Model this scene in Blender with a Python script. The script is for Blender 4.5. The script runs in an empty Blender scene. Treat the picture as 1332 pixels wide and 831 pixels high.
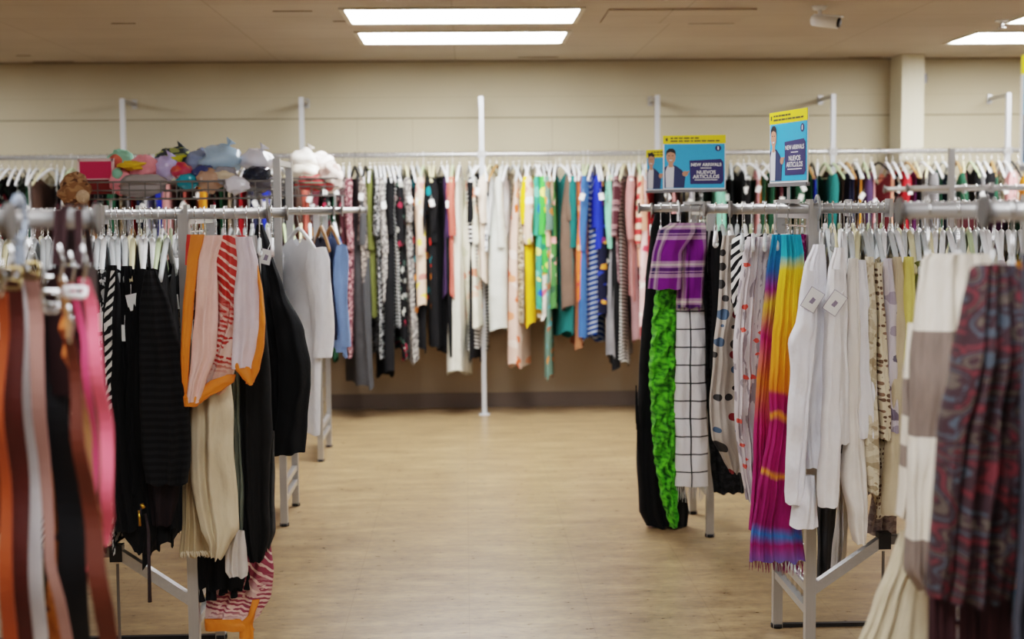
import bpy, math, random
from mathutils import Vector, Matrix
C = bpy.context.scene.collection
PI = math.pi
# ------------------------------------------------------------------ camera frame (1332 x 831)
F = 1850.0; CX, CY = 666.0, 415.5; H = 1.55
yaw = math.atan(60/1850); pit = math.atan(147/1850); rho = math.radians(.5)
fw = Vector((math.sin(yaw)*math.cos(pit), math.cos(yaw)*math.cos(pit), -math.sin(pit)))
rr = Vector((math.cos(yaw), -math.sin(yaw), 0))
uu = Vector((math.sin(yaw)*math.sin(pit), math.cos(yaw)*math.sin(pit), math.cos(pit)))
r2 = rr*math.cos(rho) - uu*math.sin(rho)
u2 = uu*math.cos(rho) + rr*math.sin(rho)
def ray(x, y): return fw + r2*((x-CX)/F) - u2*((y-CY)/F)
def at(x, y, Y):
    d = ray(x, y); return Vector((0, 0, H)) + d*(Y/d.y)
cam = bpy.data.cameras.new('camera'); co = bpy.data.objects.new('camera', cam); C.objects.link(co)
M3 = Matrix((r2, u2, -fw)).transposed()
co.matrix_world = Matrix.Translation((0, 0, H)) @ M3.to_4x4()
cam.sensor_width = 36; cam.lens = 36*F/1332; cam.clip_end = 60; cam.clip_start = .05
cam.dof.use_dof = True; cam.dof.focus_distance = 4.9; cam.dof.aperture_fstop = 2.5; cam.dof.aperture_blades = 7
bpy.context.scene.camera = co
sc = bpy.context.scene
sc.view_settings.view_transform = 'Filmic'
sc.view_settings.look = 'Medium High Contrast'
sc.view_settings.exposure = 0.5

# ------------------------------------------------------------------ helpers
class MB:
    def __init__(s): s.v = []; s.f = []; s.mi = []; s.uv = []; s.cur = 0
    def face(s, idx, uvs=None):
        s.f.append(idx); s.mi.append(s.cur); s.uv.append(uvs)
    def box(s, a, b):
        x0, y0, z0 = a; x1, y1, z1 = b; n = len(s.v)
        s.v += [(x0,y0,z0),(x1,y0,z0),(x1,y1,z0),(x0,y1,z0),(x0,y0,z1),(x1,y0,z1),(x1,y1,z1),(x0,y1,z1)]
        for q in ((3,2,1,0),(4,5,6,7),(0,1,5,4),(1,2,6,5),(2,3,7,6),(3,0,4,7)): s.face([n+i for i in q])
    def tube(s, pts, r, k=8, caps=True, flat=1.0):
        pts = [Vector(p) for p in pts]; n0 = len(s.v)
        rs = r if isinstance(r, (list, tuple)) else [r]*len(pts)
        prev = None
        for i, p in enumerate(pts):
            t = (pts[min(i+1, len(pts)-1)] - pts[max(i-1, 0)]).normalized()
            if prev is None:
                a = Vector((0,0,1)) if abs(t.z) < .9 else Vector((1,0,0))
                n = t.cross(a).normalized()
            else:
                n = (prev - t*prev.dot(t)).normalized()
            b = t.cross(n); prev = n
            for j in range(k):
                an = 2*PI*(j+.5)/k
                s.v.append(tuple(p + n*math.cos(an)*rs[i] + b*math.sin(an)*rs[i]*flat))
        for i in range(len(pts)-1):
            for j in range(k):
                a = n0+i*k+j; b_ = n0+i*k+(j+1) % k
                s.face([a, b_, b_+k, a+k])
        if caps:
            s.face([n0+j for j in range(k)][::-1]); e = n0+(len(pts)-1)*k
            s.face([e+j for j in range(k)])
    def bar(s, a, b, w, d=None):   # square-section bar
        a = Vector(a); b = Vector(b); d = d or w
        t = (b-a).normalized(); up = Vector((0,0,1)) if abs(t.z) < .9 else Vector((0,1,0))
        n = t.cross(up).normalized()*w/2; m = n.normalized().cross(t)*d/2; k = len(s.v)
        for p in (a, b):
            for q in ((-1,-1),(1,-1),(1,1),(-1,1)): s.v.append(tuple(p+n*q[0]+m*q[1]))
        for q in ((3,2,1,0),(4,5,6,7),(0,1,5,4),(1,2,6,5),(2,3,7,6),(3,0,4,7)): s.face([k+i for i in q])
    def poly(s, pts): n = len(s.v); s.v += [tuple(p) for p in pts]; s.face(list(range(n, n+len(pts))))
    def grid(s, P, uvw, closed=False, uvn=None):   # P[v][u]
        n = len(s.v); R = len(P); K = len(P[0])
        for row in P: s.v += [tuple(p) for p in row]
        for i in range(R-1):
            for j in range(K if closed else K-1):
                j2 = (j+1) % K
                uv = [uvw[i][j], uvw[i][j+1], uvw[i+1][j+1], uvw[i+1][j]]
                s.face([n+i*K+j, n+i*K+j2, n+(i+1)*K+j2, n+(i+1)*K+j], uv)
    def mesh(s, name, mats, smooth=False):
        me = bpy.data.meshes.new(name); me.from_pydata(s.v, [], s.f)
        for m in mats if isinstance(mats, (list, tuple)) else [mats]: me.materials.append(m)
        me.polygons.foreach_set('material_index', s.mi)
        if any(s.uv):
            ul = me.uv_layers.new(name='UVMap'); k = 0
            for f, u in zip(me.polygons, s.uv):
                for li, l in enumerate(f.loop_indices):
                    ul.data[l].uv = u[li] if u else (0, 0)
        if smooth: me.polygons.foreach_set('use_smooth', [True]*len(me.polygons))
        me.validate(); me.update(); return me
    def build(s, name, mats, parent=None, smooth=False):
        return link(name, s.mesh(name, mats, smooth), parent)
def link(name, data, parent=None):
    o = bpy.data.objects.new(name, data); C.objects.link(o)
    if parent is not None: o.parent = parent
    return o
def tag(o, label, cat, group=None):
    o['label'] = label; o['category'] = cat
    if group: o['group'] = group
    return o
def empty(name, loc, label, cat, group=None, rz=0):
    o = link(name, None); o.location = loc; o.rotation_euler = (0, 0, rz); o.empty_display_size = .05
    return tag(o, label, cat, group)
def struct(o): o['kind'] = 'structure'; return o

# ------------------------------------------------------------------ materials
def lin(c):
    return tuple((x/255/12.92) if x/255 <= .04045 else ((x/255+.055)/1.055)**2.4 for x in c[:3]) + (1,)
class N:
    def __init__(s, name):
        s.m = bpy.data.materials.new(name); s.m.use_nodes = True; s.t = s.m.node_tree; s.t.nodes.clear()
        s.out = s.t.nodes.new('ShaderNodeOutputMaterial'); s.b = s.t.nodes.new('ShaderNodeBsdfPrincipled')
        s.t.links.new(s.b.outputs[0], s.out.inputs[0])
    def n(s, typ, ins=None, **kw):
        x = s.t.nodes.new('ShaderNode'+typ)
        for k, v in kw.items(): setattr(x, k, v)
        for k, v in (ins or {}).items(): s.set(x.inputs[k], v)
        return x
    def set(s, sock, v):
        if isinstance(v, bpy.types.NodeSocket): s.t.links.new(v, sock)
        else: sock.default_value = v
    def math(s, op, a, b=0.0, c=None):
        x = s.n('Math', {0: a, 1: b}, operation=op)
        if c is not None: s.set(x.inputs[2], c)
        return x.outputs[0]
    def mix(s, f, a, b, bt='MIX'):
        x = s.n('MixRGB', {0: f, 1: a, 2: b}, blend_type=bt); return x.outputs[0]
    def ramp(s, f, stops, interp='LINEAR'):
        x = s.n('ValToRGB', {0: f}); r = x.color_ramp; r.interpolation = interp
        while len(r.elements) < len(stops): r.elements.new(.5)
        for e, (p, c) in zip(r.elements, stops): e.position = p; e.color = c
        return x.outputs[0]
def plastic(name, c, rough=.4, metal=0, alpha=1, trans=0, spec=.5):
    k = N(name); b = k.b.inputs
    b['Base Color'].default_value = lin(c); b['Roughness'].default_value = rough; b['Metallic'].default_value = metal
    b['Transmission Weight'].default_value = trans; b['Alpha'].default_value = alpha
    nz = k.n('TexNoise', {'Scale': 14.0, 'Detail': 2.0})
    k.set(b['Base Color'], k.mix(.10, lin(c), nz.outputs[0], 'OVERLAY'))
    return k.m
def emis(name, c, st):
    k = N(name); k.b.inputs['Base Color'].default_value = (.9,.9,.9,1)
    k.b.inputs['Emission Color'].default_value = lin(c); k.b.inputs['Emission Strength'].default_value = st
    return k.m
FC = {}
def fab(kind, *cols, s=1.0, rough=.9, sheen=0.0, bump=.6, name=None):
    key = (kind, cols, s, rough, sheen)
    if key in FC: return FC[key]
    k = N(name or 'cloth_'+kind); b = k.b.inputs
    L = [lin(c) for c in cols]; 
    while len(L) < 4: L.append(L[-1])
    uv = k.n('UVMap'); uv.uv_map = 'UVMap'; U = uv.outputs[0]
    sp = k.n('SeparateXYZ', {0: U}); ux, vy = sp.outputs[0], sp.outputs[1]
    nz = k.n('TexNoise', {'Vector': U, 'Scale': 9.0*s, 'Detail': 3.0})
    def frac(a, per, off=0.0): return k.math('FRACT', k.math('ADD', k.math('DIVIDE', a, per), off))
    def line(a, per, w, off=0.0): return k.math('LESS_THAN', frac(a, per, off), w)
    if kind == 'plain':
        col = k.mix(.25, L[0], k.ramp(nz.outputs[0], [(.3, tuple(x*.75 for x in L[0][:3])+(1,)), (.7, tuple(min(1, x*1.15) for x in L[0][:3])+(1,))]))
    elif kind == 'hstripe':
        col = k.mix(line(vy, .05/s, .5), L[0], L[1])
    elif kind == 'vstripe':
        col = k.mix(line(ux, .03/s, .4), L[0], L[1])
    elif kind == 'zebra':
        a = k.math('ADD', k.math('MULTIPLY', ux, 1.1), k.math('MULTIPLY', vy, .8))
        a = k.math('ADD', a, k.math('MULTIPLY', nz.outputs[0], .05))
        col = k.mix(line(a, .034/s, .5), L[0], L[1])
    elif kind == 'chevron':
        a = k.math('ADD', vy, k.math('PINGPONG', ux, .07)); col = k.mix(line(a, .045/s, .35), L[0], L[1])
    elif kind == 'window':
        m = k.math('MAXIMUM', line(ux, .082/s, .08, .3), line(vy, .078/s, .08, .2)); col = k.mix(m, L[0], L[1])
    elif kind == 'plaid':
        c1 = k.mix(line(vy, .17, .44, .0), L[0], L[1])
        c1 = k.mix(line(vy, .17, .10, .83), c1, L[2]); c1 = k.mix(line(vy, .17, .035, .70), c1, L[2]); c1 = k.mix(line(vy, .17, .05, .93), c1, L[3])
        h = k.mix(line(ux, .13, .40, .1), L[0], L[1]); h = k.mix(line(ux, .13, .10, .95), h, L[2]); h = k.mix(line(ux, .13, .05, .82), h, L[3])
        col = k.mix(.38, c1, h)
    elif kind == 'dots':
        v = k.n('TexVoronoi', {'Vector': U, 'Scale': 19.0*s, 'Randomness': .4})
        rc = k.n('SeparateColor', {0: v.outputs['Color']})
        m = k.math('LESS_THAN', v.outputs['Distance'], k.math('ADD', .24, k.math('MULTIPLY', rc.outputs[1], .16)))
        pick = k.ramp(rc.outputs[0], [(0, L[1]), (.4, L[2]), (.62, L[3]), (.8, L[1])], 'CONSTANT')
        col = k.mix(m, L[0], pick)
    elif kind == 'floral':
        v = k.n('TexVoronoi', {'Vector': U, 'Scale': 17.0*s}); nv = k.n('TexNoise', {'Vector': U, 'Scale': 32.0*s, 'Detail': 3.0})
        rc = k.n('SeparateColor', {0: v.outputs['Color']})
        d = k.math('ADD', v.outputs['Distance'], k.math('MULTIPLY', nv.outputs[0], .5))
        pick = k.ramp(rc.outputs[0], [(0, L[1]), (.35, L[2]), (.7, L[3])], 'CONSTANT')
        col = k.mix(k.math('LESS_THAN', d, .62), L[0], pick)
    elif kind == 'speck':
        nv = k.n('TexNoise', {'Vector': U, 'Scale': 48.0*s, 'Detail': 2.0})
        col = k.mix(k.math('GREATER_THAN', nv.outputs[0], .52), L[0], L[1])
        nv2 = k.n('TexNoise', {'Vector': U, 'Scale': 30.0*s, 'Detail': 2.0})
        col = k.mix(k.math('GREATER_THAN', nv2.outputs[0], .6), col, L[2])
    elif kind == 'paisley':
        nv = k.n('TexNoise', {'Vector': U, 'Scale': 7.0*s, 'Detail': 1.0})
        wv = k.n('MixRGB', {0: .22, 1: U, 2: nv.outputs['Color']}, blend_type='ADD')
        v = k.n('TexVoronoi', {'Vector': wv.outputs[0], 'Scale': 11.0*s})
        w = k.math('FRACT', k.math('MULTIPLY', v.outputs['Distance'], 3.2))
        c = k.ramp(w, [(0, L[0]), (.22, L[1]), (.4, L[0]), (.55, L[2]), (.72, L[0]), (.86, L[3])], 'CONSTANT')
        n3 = k.n('TexNoise', {'Vector': U, 'Scale': 60.0*s}); col = k.mix(k.math('GREATER_THAN', n3.outputs[0], .56), c, L[0])
    elif kind == 'birds':
        v = k.n('TexVoronoi', {'Vector': U, 'Scale': 24.0*s, 'Randomness': .6})
        nv = k.n('TexNoise', {'Vector': U, 'Scale': 70.0*s})
        d = k.math('ADD', v.outputs['Distance'], k.math('MULTIPLY', nv.outputs[0], .35))
        mp = k.n('Mapping', {'Vector': U, 'Scale': (60.0*s, 9.0*s, 1)}); n2 = k.n('TexNoise', {'Vector': mp.outputs[0], 'Scale': 1.0, 'Detail': 3.0})
        base = k.mix(k.math('GREATER_THAN', n2.outputs[0], .56), L[0], L[2])
        col = k.mix(k.math('LESS_THAN', d, .38), base, L[1])
    elif kind == 'fuzzy':
        nv = k.n('TexNoise', {'Vector': U, 'Scale': 45.0, 'Detail': 4.0})
        col = k.ramp(nv.outputs[0], [(.35, L[1]), (.6, L[0])])
    elif kind == 'ombre':
        f = k.math('ADD', vy, k.math('MULTIPLY', k.math('SUBTRACT', nz.outputs[0], .5), .25)); col = k.mix(f, L[0], L[1])
    elif kind == 'wool':
        mp = k.n('Mapping', {'Vector': U, 'Scale': (160.0, 14.0, 1)}); n2 = k.n('TexNoise', {'Vector': mp.outputs[0], 'Scale': 1.0})
        col = k.mix(k.math('MULTIPLY', n2.outputs[0], .5), L[0], L[1])
    if kind not in ('fuzzy',):
        col = k.mix(.12, col, nz.outputs[0], 'OVERLAY')
    k.set(b['Base Color'], col); b['Roughness'].default_value = rough
    if max(L[0][:3]) < .03: b['Specular IOR Level'].default_value = .25
    bn = k.n('TexNoise', {'Vector': k.n('Mapping', {'Vector': U, 'Scale': (1.0, .35, 1)}).outputs[0], 'Scale': 16.0, 'Detail': 4.0})
    bp = k.n('Bump', {'Height': bn.outputs[0], 'Strength': bump, 'Distance': .03}); k.set(b['Normal'], bp.outputs[0])
    FC[key] = k.m; return k.m

steel = plastic('brushed_steel', (186, 185, 184), .34, .7)
steel_dark = plastic('worn_steel', (120, 117, 115), .42, .8)
chrome = plastic('chrome', (215, 215, 215), .15, 1)
white_pl = plastic('white_plastic', (242, 243, 244), .35)
clear_pl = plastic('clear_plastic', (228, 234, 236), .2, alpha=.72)
cream_pl = plastic('cream_plastic', (222, 212, 170), .4)
wood_pl = plastic('light_wood', (178, 128, 78), .5)
black_pl = plastic('black_plastic', (22, 22, 24), .4)
green_pl = plastic('pale_green_plastic', (190, 205, 160), .35)
grey_pl = plastic('grey_plastic', (120, 118, 120), .45)
paper = plastic('paper', (240, 240, 238), .8)
paint_pole = plastic('pale_metal', (205, 208, 212), .35, .35)

# ------------------------------------------------------------------ room
YW = 10.95; ZC = 2.66; XL_, XR_ = -7.5, 8.0; YB = -5.0
def floor_mat():
    k = N('floor_vinyl'); tc = k.n('TexCoord'); P = tc.outputs['Object']
    n1 = k.n('TexNoise', {'Vector': k.n('Mapping', {'Vector': P, 'Scale': (1.0, 3.2, 1)}).outputs[0], 'Scale': 2.6, 'Detail': 6.0, 'Roughness': .62})
    n2 = k.n('TexNoise', {'Vector': k.n('Mapping', {'Vector': P, 'Scale': (1.0, 2.2, 1)}).outputs[0], 'Scale': 19.0, 'Detail': 5.0, 'Roughness': .7})
    c = k.ramp(n1.outputs[0], [(.3, lin((104, 80, 56))), (.5, lin((148, 121, 88))), (.70, lin((188, 160, 119)))])
    c = k.mix(.5, c, k.ramp(n2.outputs[0], [(.3, lin((84, 62, 42))), (.62, lin((180, 152, 112)))]))
    br = k.n('TexBrick', {'Vector': P, 'Color1': (1,1,1,1), 'Color2': (.975,.975,.97,1), 'Mortar': (.8,.77,.72,1), 'Scale': 1.0, 'Mortar Size': .0018, 'Brick Width': .46, 'Row Height': .92}, offset=0.0)
    c = k.mix(1.0, c, br.outputs[0], 'MULTIPLY')
    k.set(k.b.inputs['Base Color'], c)
    k.set(k.b.inputs['Roughness'], k.ramp(n2.outputs[0], [(.3, (.26,.26,.26,1)), (.7, (.40,.40,.40,1))]))
    bp = k.n('Bump', {'Height': n2.outputs[0], 'Strength': .06, 'Distance': .01}); k.set(k.b.inputs['Normal'], bp.outputs[0])
    return k.m
def wall_mat():
    k = N('wall_paint'); P = k.n('TexCoord').outputs['Object']
    n1 = k.n('TexNoise', {'Vector': P, 'Scale': .9, 'Detail': 3.0}); n2 = k.n('TexNoise', {'Vector': P, 'Scale': 60.0, 'Detail': 2.0})
    c = k.ramp(n1.outputs[0], [(.3, lin((184, 172, 146))), (.7, lin((196, 185, 158)))])
    z = k.n('SeparateXYZ', {0: P}).outputs[2]
    g = k.math('LESS_THAN', k.math('ABSOLUTE', k.math('SUBTRACT', z, 2.385)), .003)
    c = k.mix(k.math('MULTIPLY', g, .25), c, lin((150, 140, 115)))
    k.set(k.b.inputs['Base Color'], c); k.b.inputs['Roughness'].default_value = .75
    k.set(k.b.inputs['Normal'], k.n('Bump', {'Height': n2.outputs[0], 'Strength': .1, 'Distance': .01}).outputs[0]); return k.m
def ceil_mat():
    k = N('ceiling_tile'); P = k.n('TexCoord').outputs['Object']
    n1 = k.n('TexNoise', {'Vector': P, 'Scale': 1.2, 'Detail': 3.0})
    c = k.ramp(n1.outputs[0], [(.3, lin((176, 164, 148))), (.7, lin((190, 178, 162)))])
    br = k.n('TexBrick', {'Vector': k.n('Mapping', {'Vector': P, 'Location': (.06, .05, 0)}).outputs[0], 'Color1': (1,1,1,1), 'Color2': (.94,.93,.92,1), 'Mortar': (.8,.78,.74,1), 'Scale': 1.0, 'Mortar Size': .006, 'Brick Width': 1.33, 'Row Height': .53}, offset=0.0)
    c = k.mix(1.0, c, br.outputs[0], 'MULTIPLY'); k.set(k.b.inputs['Base Color'], c); k.b.inputs['Roughness'].default_value = .85
    return k.m
WM = wall_mat()
def slab(name, a, b, m):
    q = MB(); q.box(a, b); return struct(q.build(name, m))
slab('floor', (XL_-.1, YB-.1, -.08), (XR_+.1, YW+.1, 0), floor_mat())
slab('ceiling', (XL_-.1, YB-.1, ZC), (XR_+.1, YW+.1, ZC+.08), ceil_mat())
slab('wall_back', (XL_, YW, 0), (XR_, YW+.1, ZC), WM)
slab('wall_left', (XL_-.1, YB, 0), (XL_, YW, ZC), WM)
slab('wall_right', (XR_, YB, 0), (XR_+.1, YW, ZC), WM)
slab('wall_front', (XL_, YB-.1, 0), (XR_, YB, ZC), WM)
bbm = plastic('baseboard_vinyl', (112, 98, 88), .6)
slab('baseboard_back', (XL_, YW-.012, 0), (XR_, YW, .115), bbm)
slab('trim_1', (XL_, YW-.004, 2.222), (XR_, YW, 2.232), plastic('wall_seam', (140, 128, 105), .8))  # darker seam line across the back wall
slab('trim_2', (XL_, YW-.03, ZC-.012), (XR_, YW, ZC), plastic('ceiling_angle', (150, 140, 122), .8))
q = MB()
for px in (541, 720, 470, 805): x = at(px, 500, YW).x; q.box((x, YW-.003, .115), (x+.004, YW, 2.22))
struct(q.build('trim_3', plastic('panel_joint', (165, 152, 130), .8)))
lower = N('lower_wall_shade'); lower.b.inputs['Base Color'].default_value = lin((160, 144, 122)); lower.b.inputs['Roughness'].default_value = .8
slab('wall_back_lower_shade', (XL_, YW-.002, .115), (XR_, YW, 1.2), lower.m).name = 'wall_shade_sheet'  # thin sheet over the lower wall, shade painted in as a darker colour
a = at(1172, 200, YW-.3).x; b = at(1201, 200, YW-.3).x
slab('trim_5', (a, YW-.3, 0), (b, YW, ZC), plastic('pillar_paint', (212, 205, 182), .7))

# ceiling lights
dif = emis('light_diffuser', (252, 253, 255), 24.0); dif2 = emis('light_diffuser_dim', (248, 250, 255), 10.0)
frm = plastic('light_frame', (205, 198, 182), .6)
dif3 = emis('light_diffuser_front', (248, 250, 255), 17.0)
def troffer(x, y, label, m=None):
    t = empty('ceiling_light', (x, y, ZC), label, 'ceiling light', 'recessed ceiling lights')
    w, d = .66, .30; q = MB()
    for a, b in (((-w-.03, -d-.03), (w+.03, -d)), ((-w-.03, d), (w+.03, d+.03)), ((-w-.03, -d), (-w, d)), ((w, -d), (w+.03, d))):
        q.box((a[0], a[1], -.012), (b[0], b[1], 0))
    q.build('frame', frm, t)
    q = MB(); q.box((-w, -d, -.006), (w, d, -.001)); q.build('diffuser', m or dif, t)
troffer(0, 9.43, 'bright rectangular ceiling light nearer the back wall in the middle pair')
troffer(0, 8.37, 'bright rectangular ceiling light at the top edge in the middle pair')
troffer(4.02, 9.58, 'bright ceiling light at upper right beyond the small sprinkler')
troffer(4.02, 8.50, 'ceiling light cut off by the top right corner of the photo')
for x in (-4.0,):
    for y in (9.43, 8.37): troffer(x, y, 'recessed rectangular ceiling light beyond the left edge', dif2)
for x in (-4.0, 0, 4.02):
    for y in (4.9, 1.6, -2.0): troffer(x, y, 'recessed rectangular ceiling light above the racks and the camera', dif2 if y > 3 else dif3)
# fallen/blank ceiling panel with shadow gap, right of the lights
t = empty('ceiling_panel', (1.25, 8.42, ZC), 'slightly sagging blank ceiling panel right of the middle lights', 'panel')
q = MB(); q.box((-.42, -.29, -.012), (.42, .29, -.002)); q.build('tile', ceil_mat(), t)
q = MB(); q.box((.12, .29, -.014), (.40, .297, -.002)); q.build('gap', black_pl, t)
q = MB()
for px, py, w in ((380, 14, .22), (75, 82, .3), (160, 30, .14), (700, 74, .3), (1120, 76, .25), (30, 72, .1), (455, 27, .2)):
    d = ray(px, py); p = Vector((0, 0, H))+d*((ZC-H)/d.z); q.box((p.x-w/2, min(p.y, YW-.1), ZC-.003), (p.x+w/2, min(p.y, YW-.1)+.02, ZC))
struct(q.build('trim_6', plastic('ceiling_gap', (95, 82, 66), .9)))

# security camera and sprinkler
d = ray(1066, 8); p = Vector((0, 0, H))+d*((ZC-H)/d.z)
t = empty('security_camera', p, 'small white bullet security camera mounted on the ceiling', 'camera')
q = MB(); q.tube([(0,0,0), (0,0,-.02)], [.045, .035], 16); q.build('mount', white_pl, t, True)
q = MB(); q.tube([(0,0,-.02), (.005,0,-.05), (.03,-.01,-.07)], .012, 8); q.build('arm', white_pl, t, True)
q = MB(); q.tube([(-.03,.03,-.075), (.0,.0,-.08), (.09,-.06,-.10)], [.03, .036, .034], 16); q.tube([(-.02,.02,-.045), (.11,-.07,-.068)], .03, 8, flat=.2); q.build('housing', white_pl, t, True)
q = MB(); q.tube([(.09,-.06,-.10), (.1,-.066,-.102)], .028, 16); q.build('lens', black_pl, t, True)
d = ray(1303, 26); p = Vector((0, 0, H))+d*((ZC-H)/d.z)
t = empty('sprinkler', p, 'small sprinkler head on the ceiling near the right light', 'sprinkler')
q = MB(); q.tube([(0,0,0), (0,0,-.008)], .04, 16); q.build('escutcheon', white_pl, t, True)
q = MB(); q.tube([(0,0,-.008), (0,0,-.045)], .012, 8); q.tube([(0,0,-.045), (0,0,-.05)], .025, 12); q.build('head', chrome, t, True)
t = empty('wall_sensor', (at(1201, 102, YW-.2).x, YW-.2, at(1201, 102, YW-.2).z), 'tiny box fixed on the side of the cream pillar', 'sensor')
q = MB(); q.box((0,-.02,-.035), (.022,.02,.035)); q.box((.022,-.012,-.02), (.027,.012,.01)); q.build('case', grey_pl, t)

# ------------------------------------------------------------------ wall rail with poles
YR = 10.55; ZR = 1.935
poles = [165, 396, 628, 855, 1082, 1308]
PX = [at(p, 330, YR).x for p in poles]
t = empty('wall_rack', (0, YR, 0), 'long silver clothes rail held by poles along the back wall', 'rack')
for i, x in enumerate(PX):
    q = MB()
    m = paint_pole
    q.bar((x, 0, .0), (x, 0, 2.36), .034); q.box((x-.04, -.04, 0), (x+.04, .04, .008))
    q.build('pole', m, t)
    q = MB(); q.bar((x, 0, 2.345), (x, YW-YR-.01, 2.345), .026); q.box((x-.018, YW-YR-.02, 2.31), (x+.018, YW-YR-.005, 2.38)); q.build('wall_arm', steel, t)
q = MB(); q.tube([(-5.2, 0, ZR), (6.4, 0, ZR)], .017, 12); q.build('hanging_rail', steel, t, True)
for x in PX:
    q = MB(); q.box((x-.03, -.024, ZR-.025), (x+.03, .024, ZR+.025)); q.build('rail_clamp', steel, t)

# ------------------------------------------------------------------ floor racks
def rack(label, side, X0, X1, Yn, Yf, ztop=1.535, zr=1.535, tall=None, grid=True, brace=True, basezr=.2, shelf=None, mast=False):
    # side +1: rack runs to +X from the aisle ; -1: runs to -X. X0 = end panel, rails stick out to X0 - side*.26
    t = empty('clothes_rack', (X0, (Yn+Yf)/2, 0), label, 'rack')
    yn, yf = Yn-(Yn+Yf)/2, Yf-(Yn+Yf)/2; top = tall or ztop+.0
    Lx = X1-X0
    for x in (0, Lx):
        for y in (yn, yf):
            q = MB(); q.bar((x, y, .0), (x, y, top if not mast or (x == 0 and y < 0) else zr), .034); q.build('post', steel, t)
            q = MB(); q.tube([(x, y, 0), (x, y, .015)], .023, 12); q.build('foot', black_pl, t, True)
    for x, nm in ((0, 'end_bar'), (Lx, 'end_bar')):
        for z in (basezr, basezr+.075, (zr if mast else top)-.02):
            q = MB(); q.bar((x, yn, z), (x, yf, z), .026); q.build(nm, steel, t)
    if grid:
        q = MB(); n = 7
        for i in range(1, n): y = yn+(yf-yn)*i/n; q.tube([(side*.008, y, basezr), (side*.008, y, ztop)], .0042, 6)
        z = basezr+.1
        while z < ztop: q.tube([(side*.008, yn, z), (side*.008, yf, z)], .0042, 6); z += .098
        q.build('wire_grid', chrome, t)
    for y in (yn, yf):
        q = MB(); q.tube([(-side*.265, y, zr), (Lx+side*.1, y, zr)], .0165, 14); q.build('hanging_rail', steel, t, True)
        q = MB(); q.tube([(-side*.265, y, zr), (-side*.273, y, zr)], .024, 16, flat=1.15); q.build('end_cap', steel_dark, t)
        for x in (-side*.01, side*.25):
            q = MB(); q.box((x-.006, y-.026, zr-.03), (x+.006, y+.026, zr+.03)); q.build('rail_bracket', steel, t)
    if brace:
        xm = side*.24*1.02
        q = MB(); q.bar((0, yn, .27), (xm, yn, .44), .032); q.build('brace', steel, t)
        q = MB(); q.bar((xm, yn, .44), (Lx*.62, yn, .44), .03); q.build('lower_bar', steel_dark, t)
        q = MB(); q.box((xm-.02, yn-.02, .41), (xm+.02, yn+.02, .465)); q.build('joint', black_pl, t)
        q = MB(); q.tube([(xm-.0, yn, .02), (xm, yn, .4)], .005, 8); q.build('support_rod', steel_dark, t)
        q = MB(); q.box((min(0, Lx), yf-.01, .0), (max(0, Lx), yf+.012, .014)); q.build('floor_strip', black_pl, t)  # last piece: thin black strip along the floor below the far rail
    return t
XR, XLe = 1.13, -.90
RY = dict(RC=(2.34, 2.80), RA=(4.60, 5.09), RB=(6.53, 7.03), LC=(2.0, 2.47), LA=(4.60, 5.08), LB=(6.90, 7.37), LD=(8.67, 9.2))
rack('front right metal rack, cropped by the right edge, holding the paisley and striped scarves', 1, XR, 3.4, *RY['RC'])
rack('middle right metal rack of white blouses and the tie-dye scarf', 1, XR, 4.6, *RY['RA'])
rack('rear right metal rack with the purple plaid and green scarves', 1, XR, 5.0, *RY['RB'], brace=False)
rack('front left metal rack hung with leather belts', -1, XLe, -3.0, *RY['LC'])
rack('middle left metal rack of black garments and the orange-edged scarf', -1, XLe, -4.2, *RY['LA'])
rack('rear left metal rack with tall end frame under the toy basket', -1, XLe, -4.6, *RY['LB'], tall=1.79, brace=False, basezr=.13, grid=False)
rack('farthest left metal rack with wire grid end near the back wall', -1, XLe, -4.8, *RY['LD'], brace=False, basezr=.13)
# far right rack with its own taller rail
XD = at(1237, 250, 8.62).x
t = rack('far right metal rack whose post rises above the rails', 1, XD, 6.0, 8.62, 9.1, ztop=1.62, zr=1.64, tall=1.88, brace=False, grid=False, mast=True)

# ------------------------------------------------------------------ hangers
def hanger_parts(mbody, mhook):
    q = MB(); pts = []
    for i in range(11):
        an = math.radians(200-i*23); pts.append((0, .024*math.cos(an), .0+.024*math.sin(an)-.001))
    pts = [(0, -.02, -.016)] + pts[1:] if False else pts
    pts += [(0, .006, -.05), (0, 0, -.062), (0, 0, -.088)]
    q.tube(pts, .0021, 6); hook = q.mesh('hook', mhook, True)
    q = MB()
    arm = [(0, -.205, -.205), (0, -.19, -.188), (0, -.10, -.130), (0, -.03, -.092), (0, 0, -.083), (0, .03, -.092), (0, .10, -.130), (0, .19, -.188), (0, .205, -.205)]
    q.tube(arm, [.006, .0075, .0095, .0095, .010, .0095, .0095, .0075, .006], 8)
    q.tube([(0, -.195, -.195), (0, 0, -.2), (0, .195, -.195)], .0035, 6)
    sh = q.mesh('shoulders', mbody, True); q = MB()
    q.tube([(0, -.055, -.128), (0, -.05, -.112), (0, -.02, -.092), (0, 0, -.083), (0, .02, -.092), (0, .05, -.112), (0, .055, -.128), (0, .02, -.134), (0, -.02, -.134), (0, -.055, -.128)], .006, 8)
    return hook, sh, q.mesh('scarf_loop', mbody, True)
HANG = []
HG = {'white plastic': hanger_parts(white_pl, chrome), 'clear plastic': hanger_parts(clear_pl, chrome), 'cream plastic': hanger_parts(cream_pl, chrome),
      'light wooden': hanger_parts(wood_pl, chrome), 'black plastic': hanger_parts(black_pl, black_pl), 'pale green plastic': hanger_parts(green_pl, white_pl)}
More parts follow.
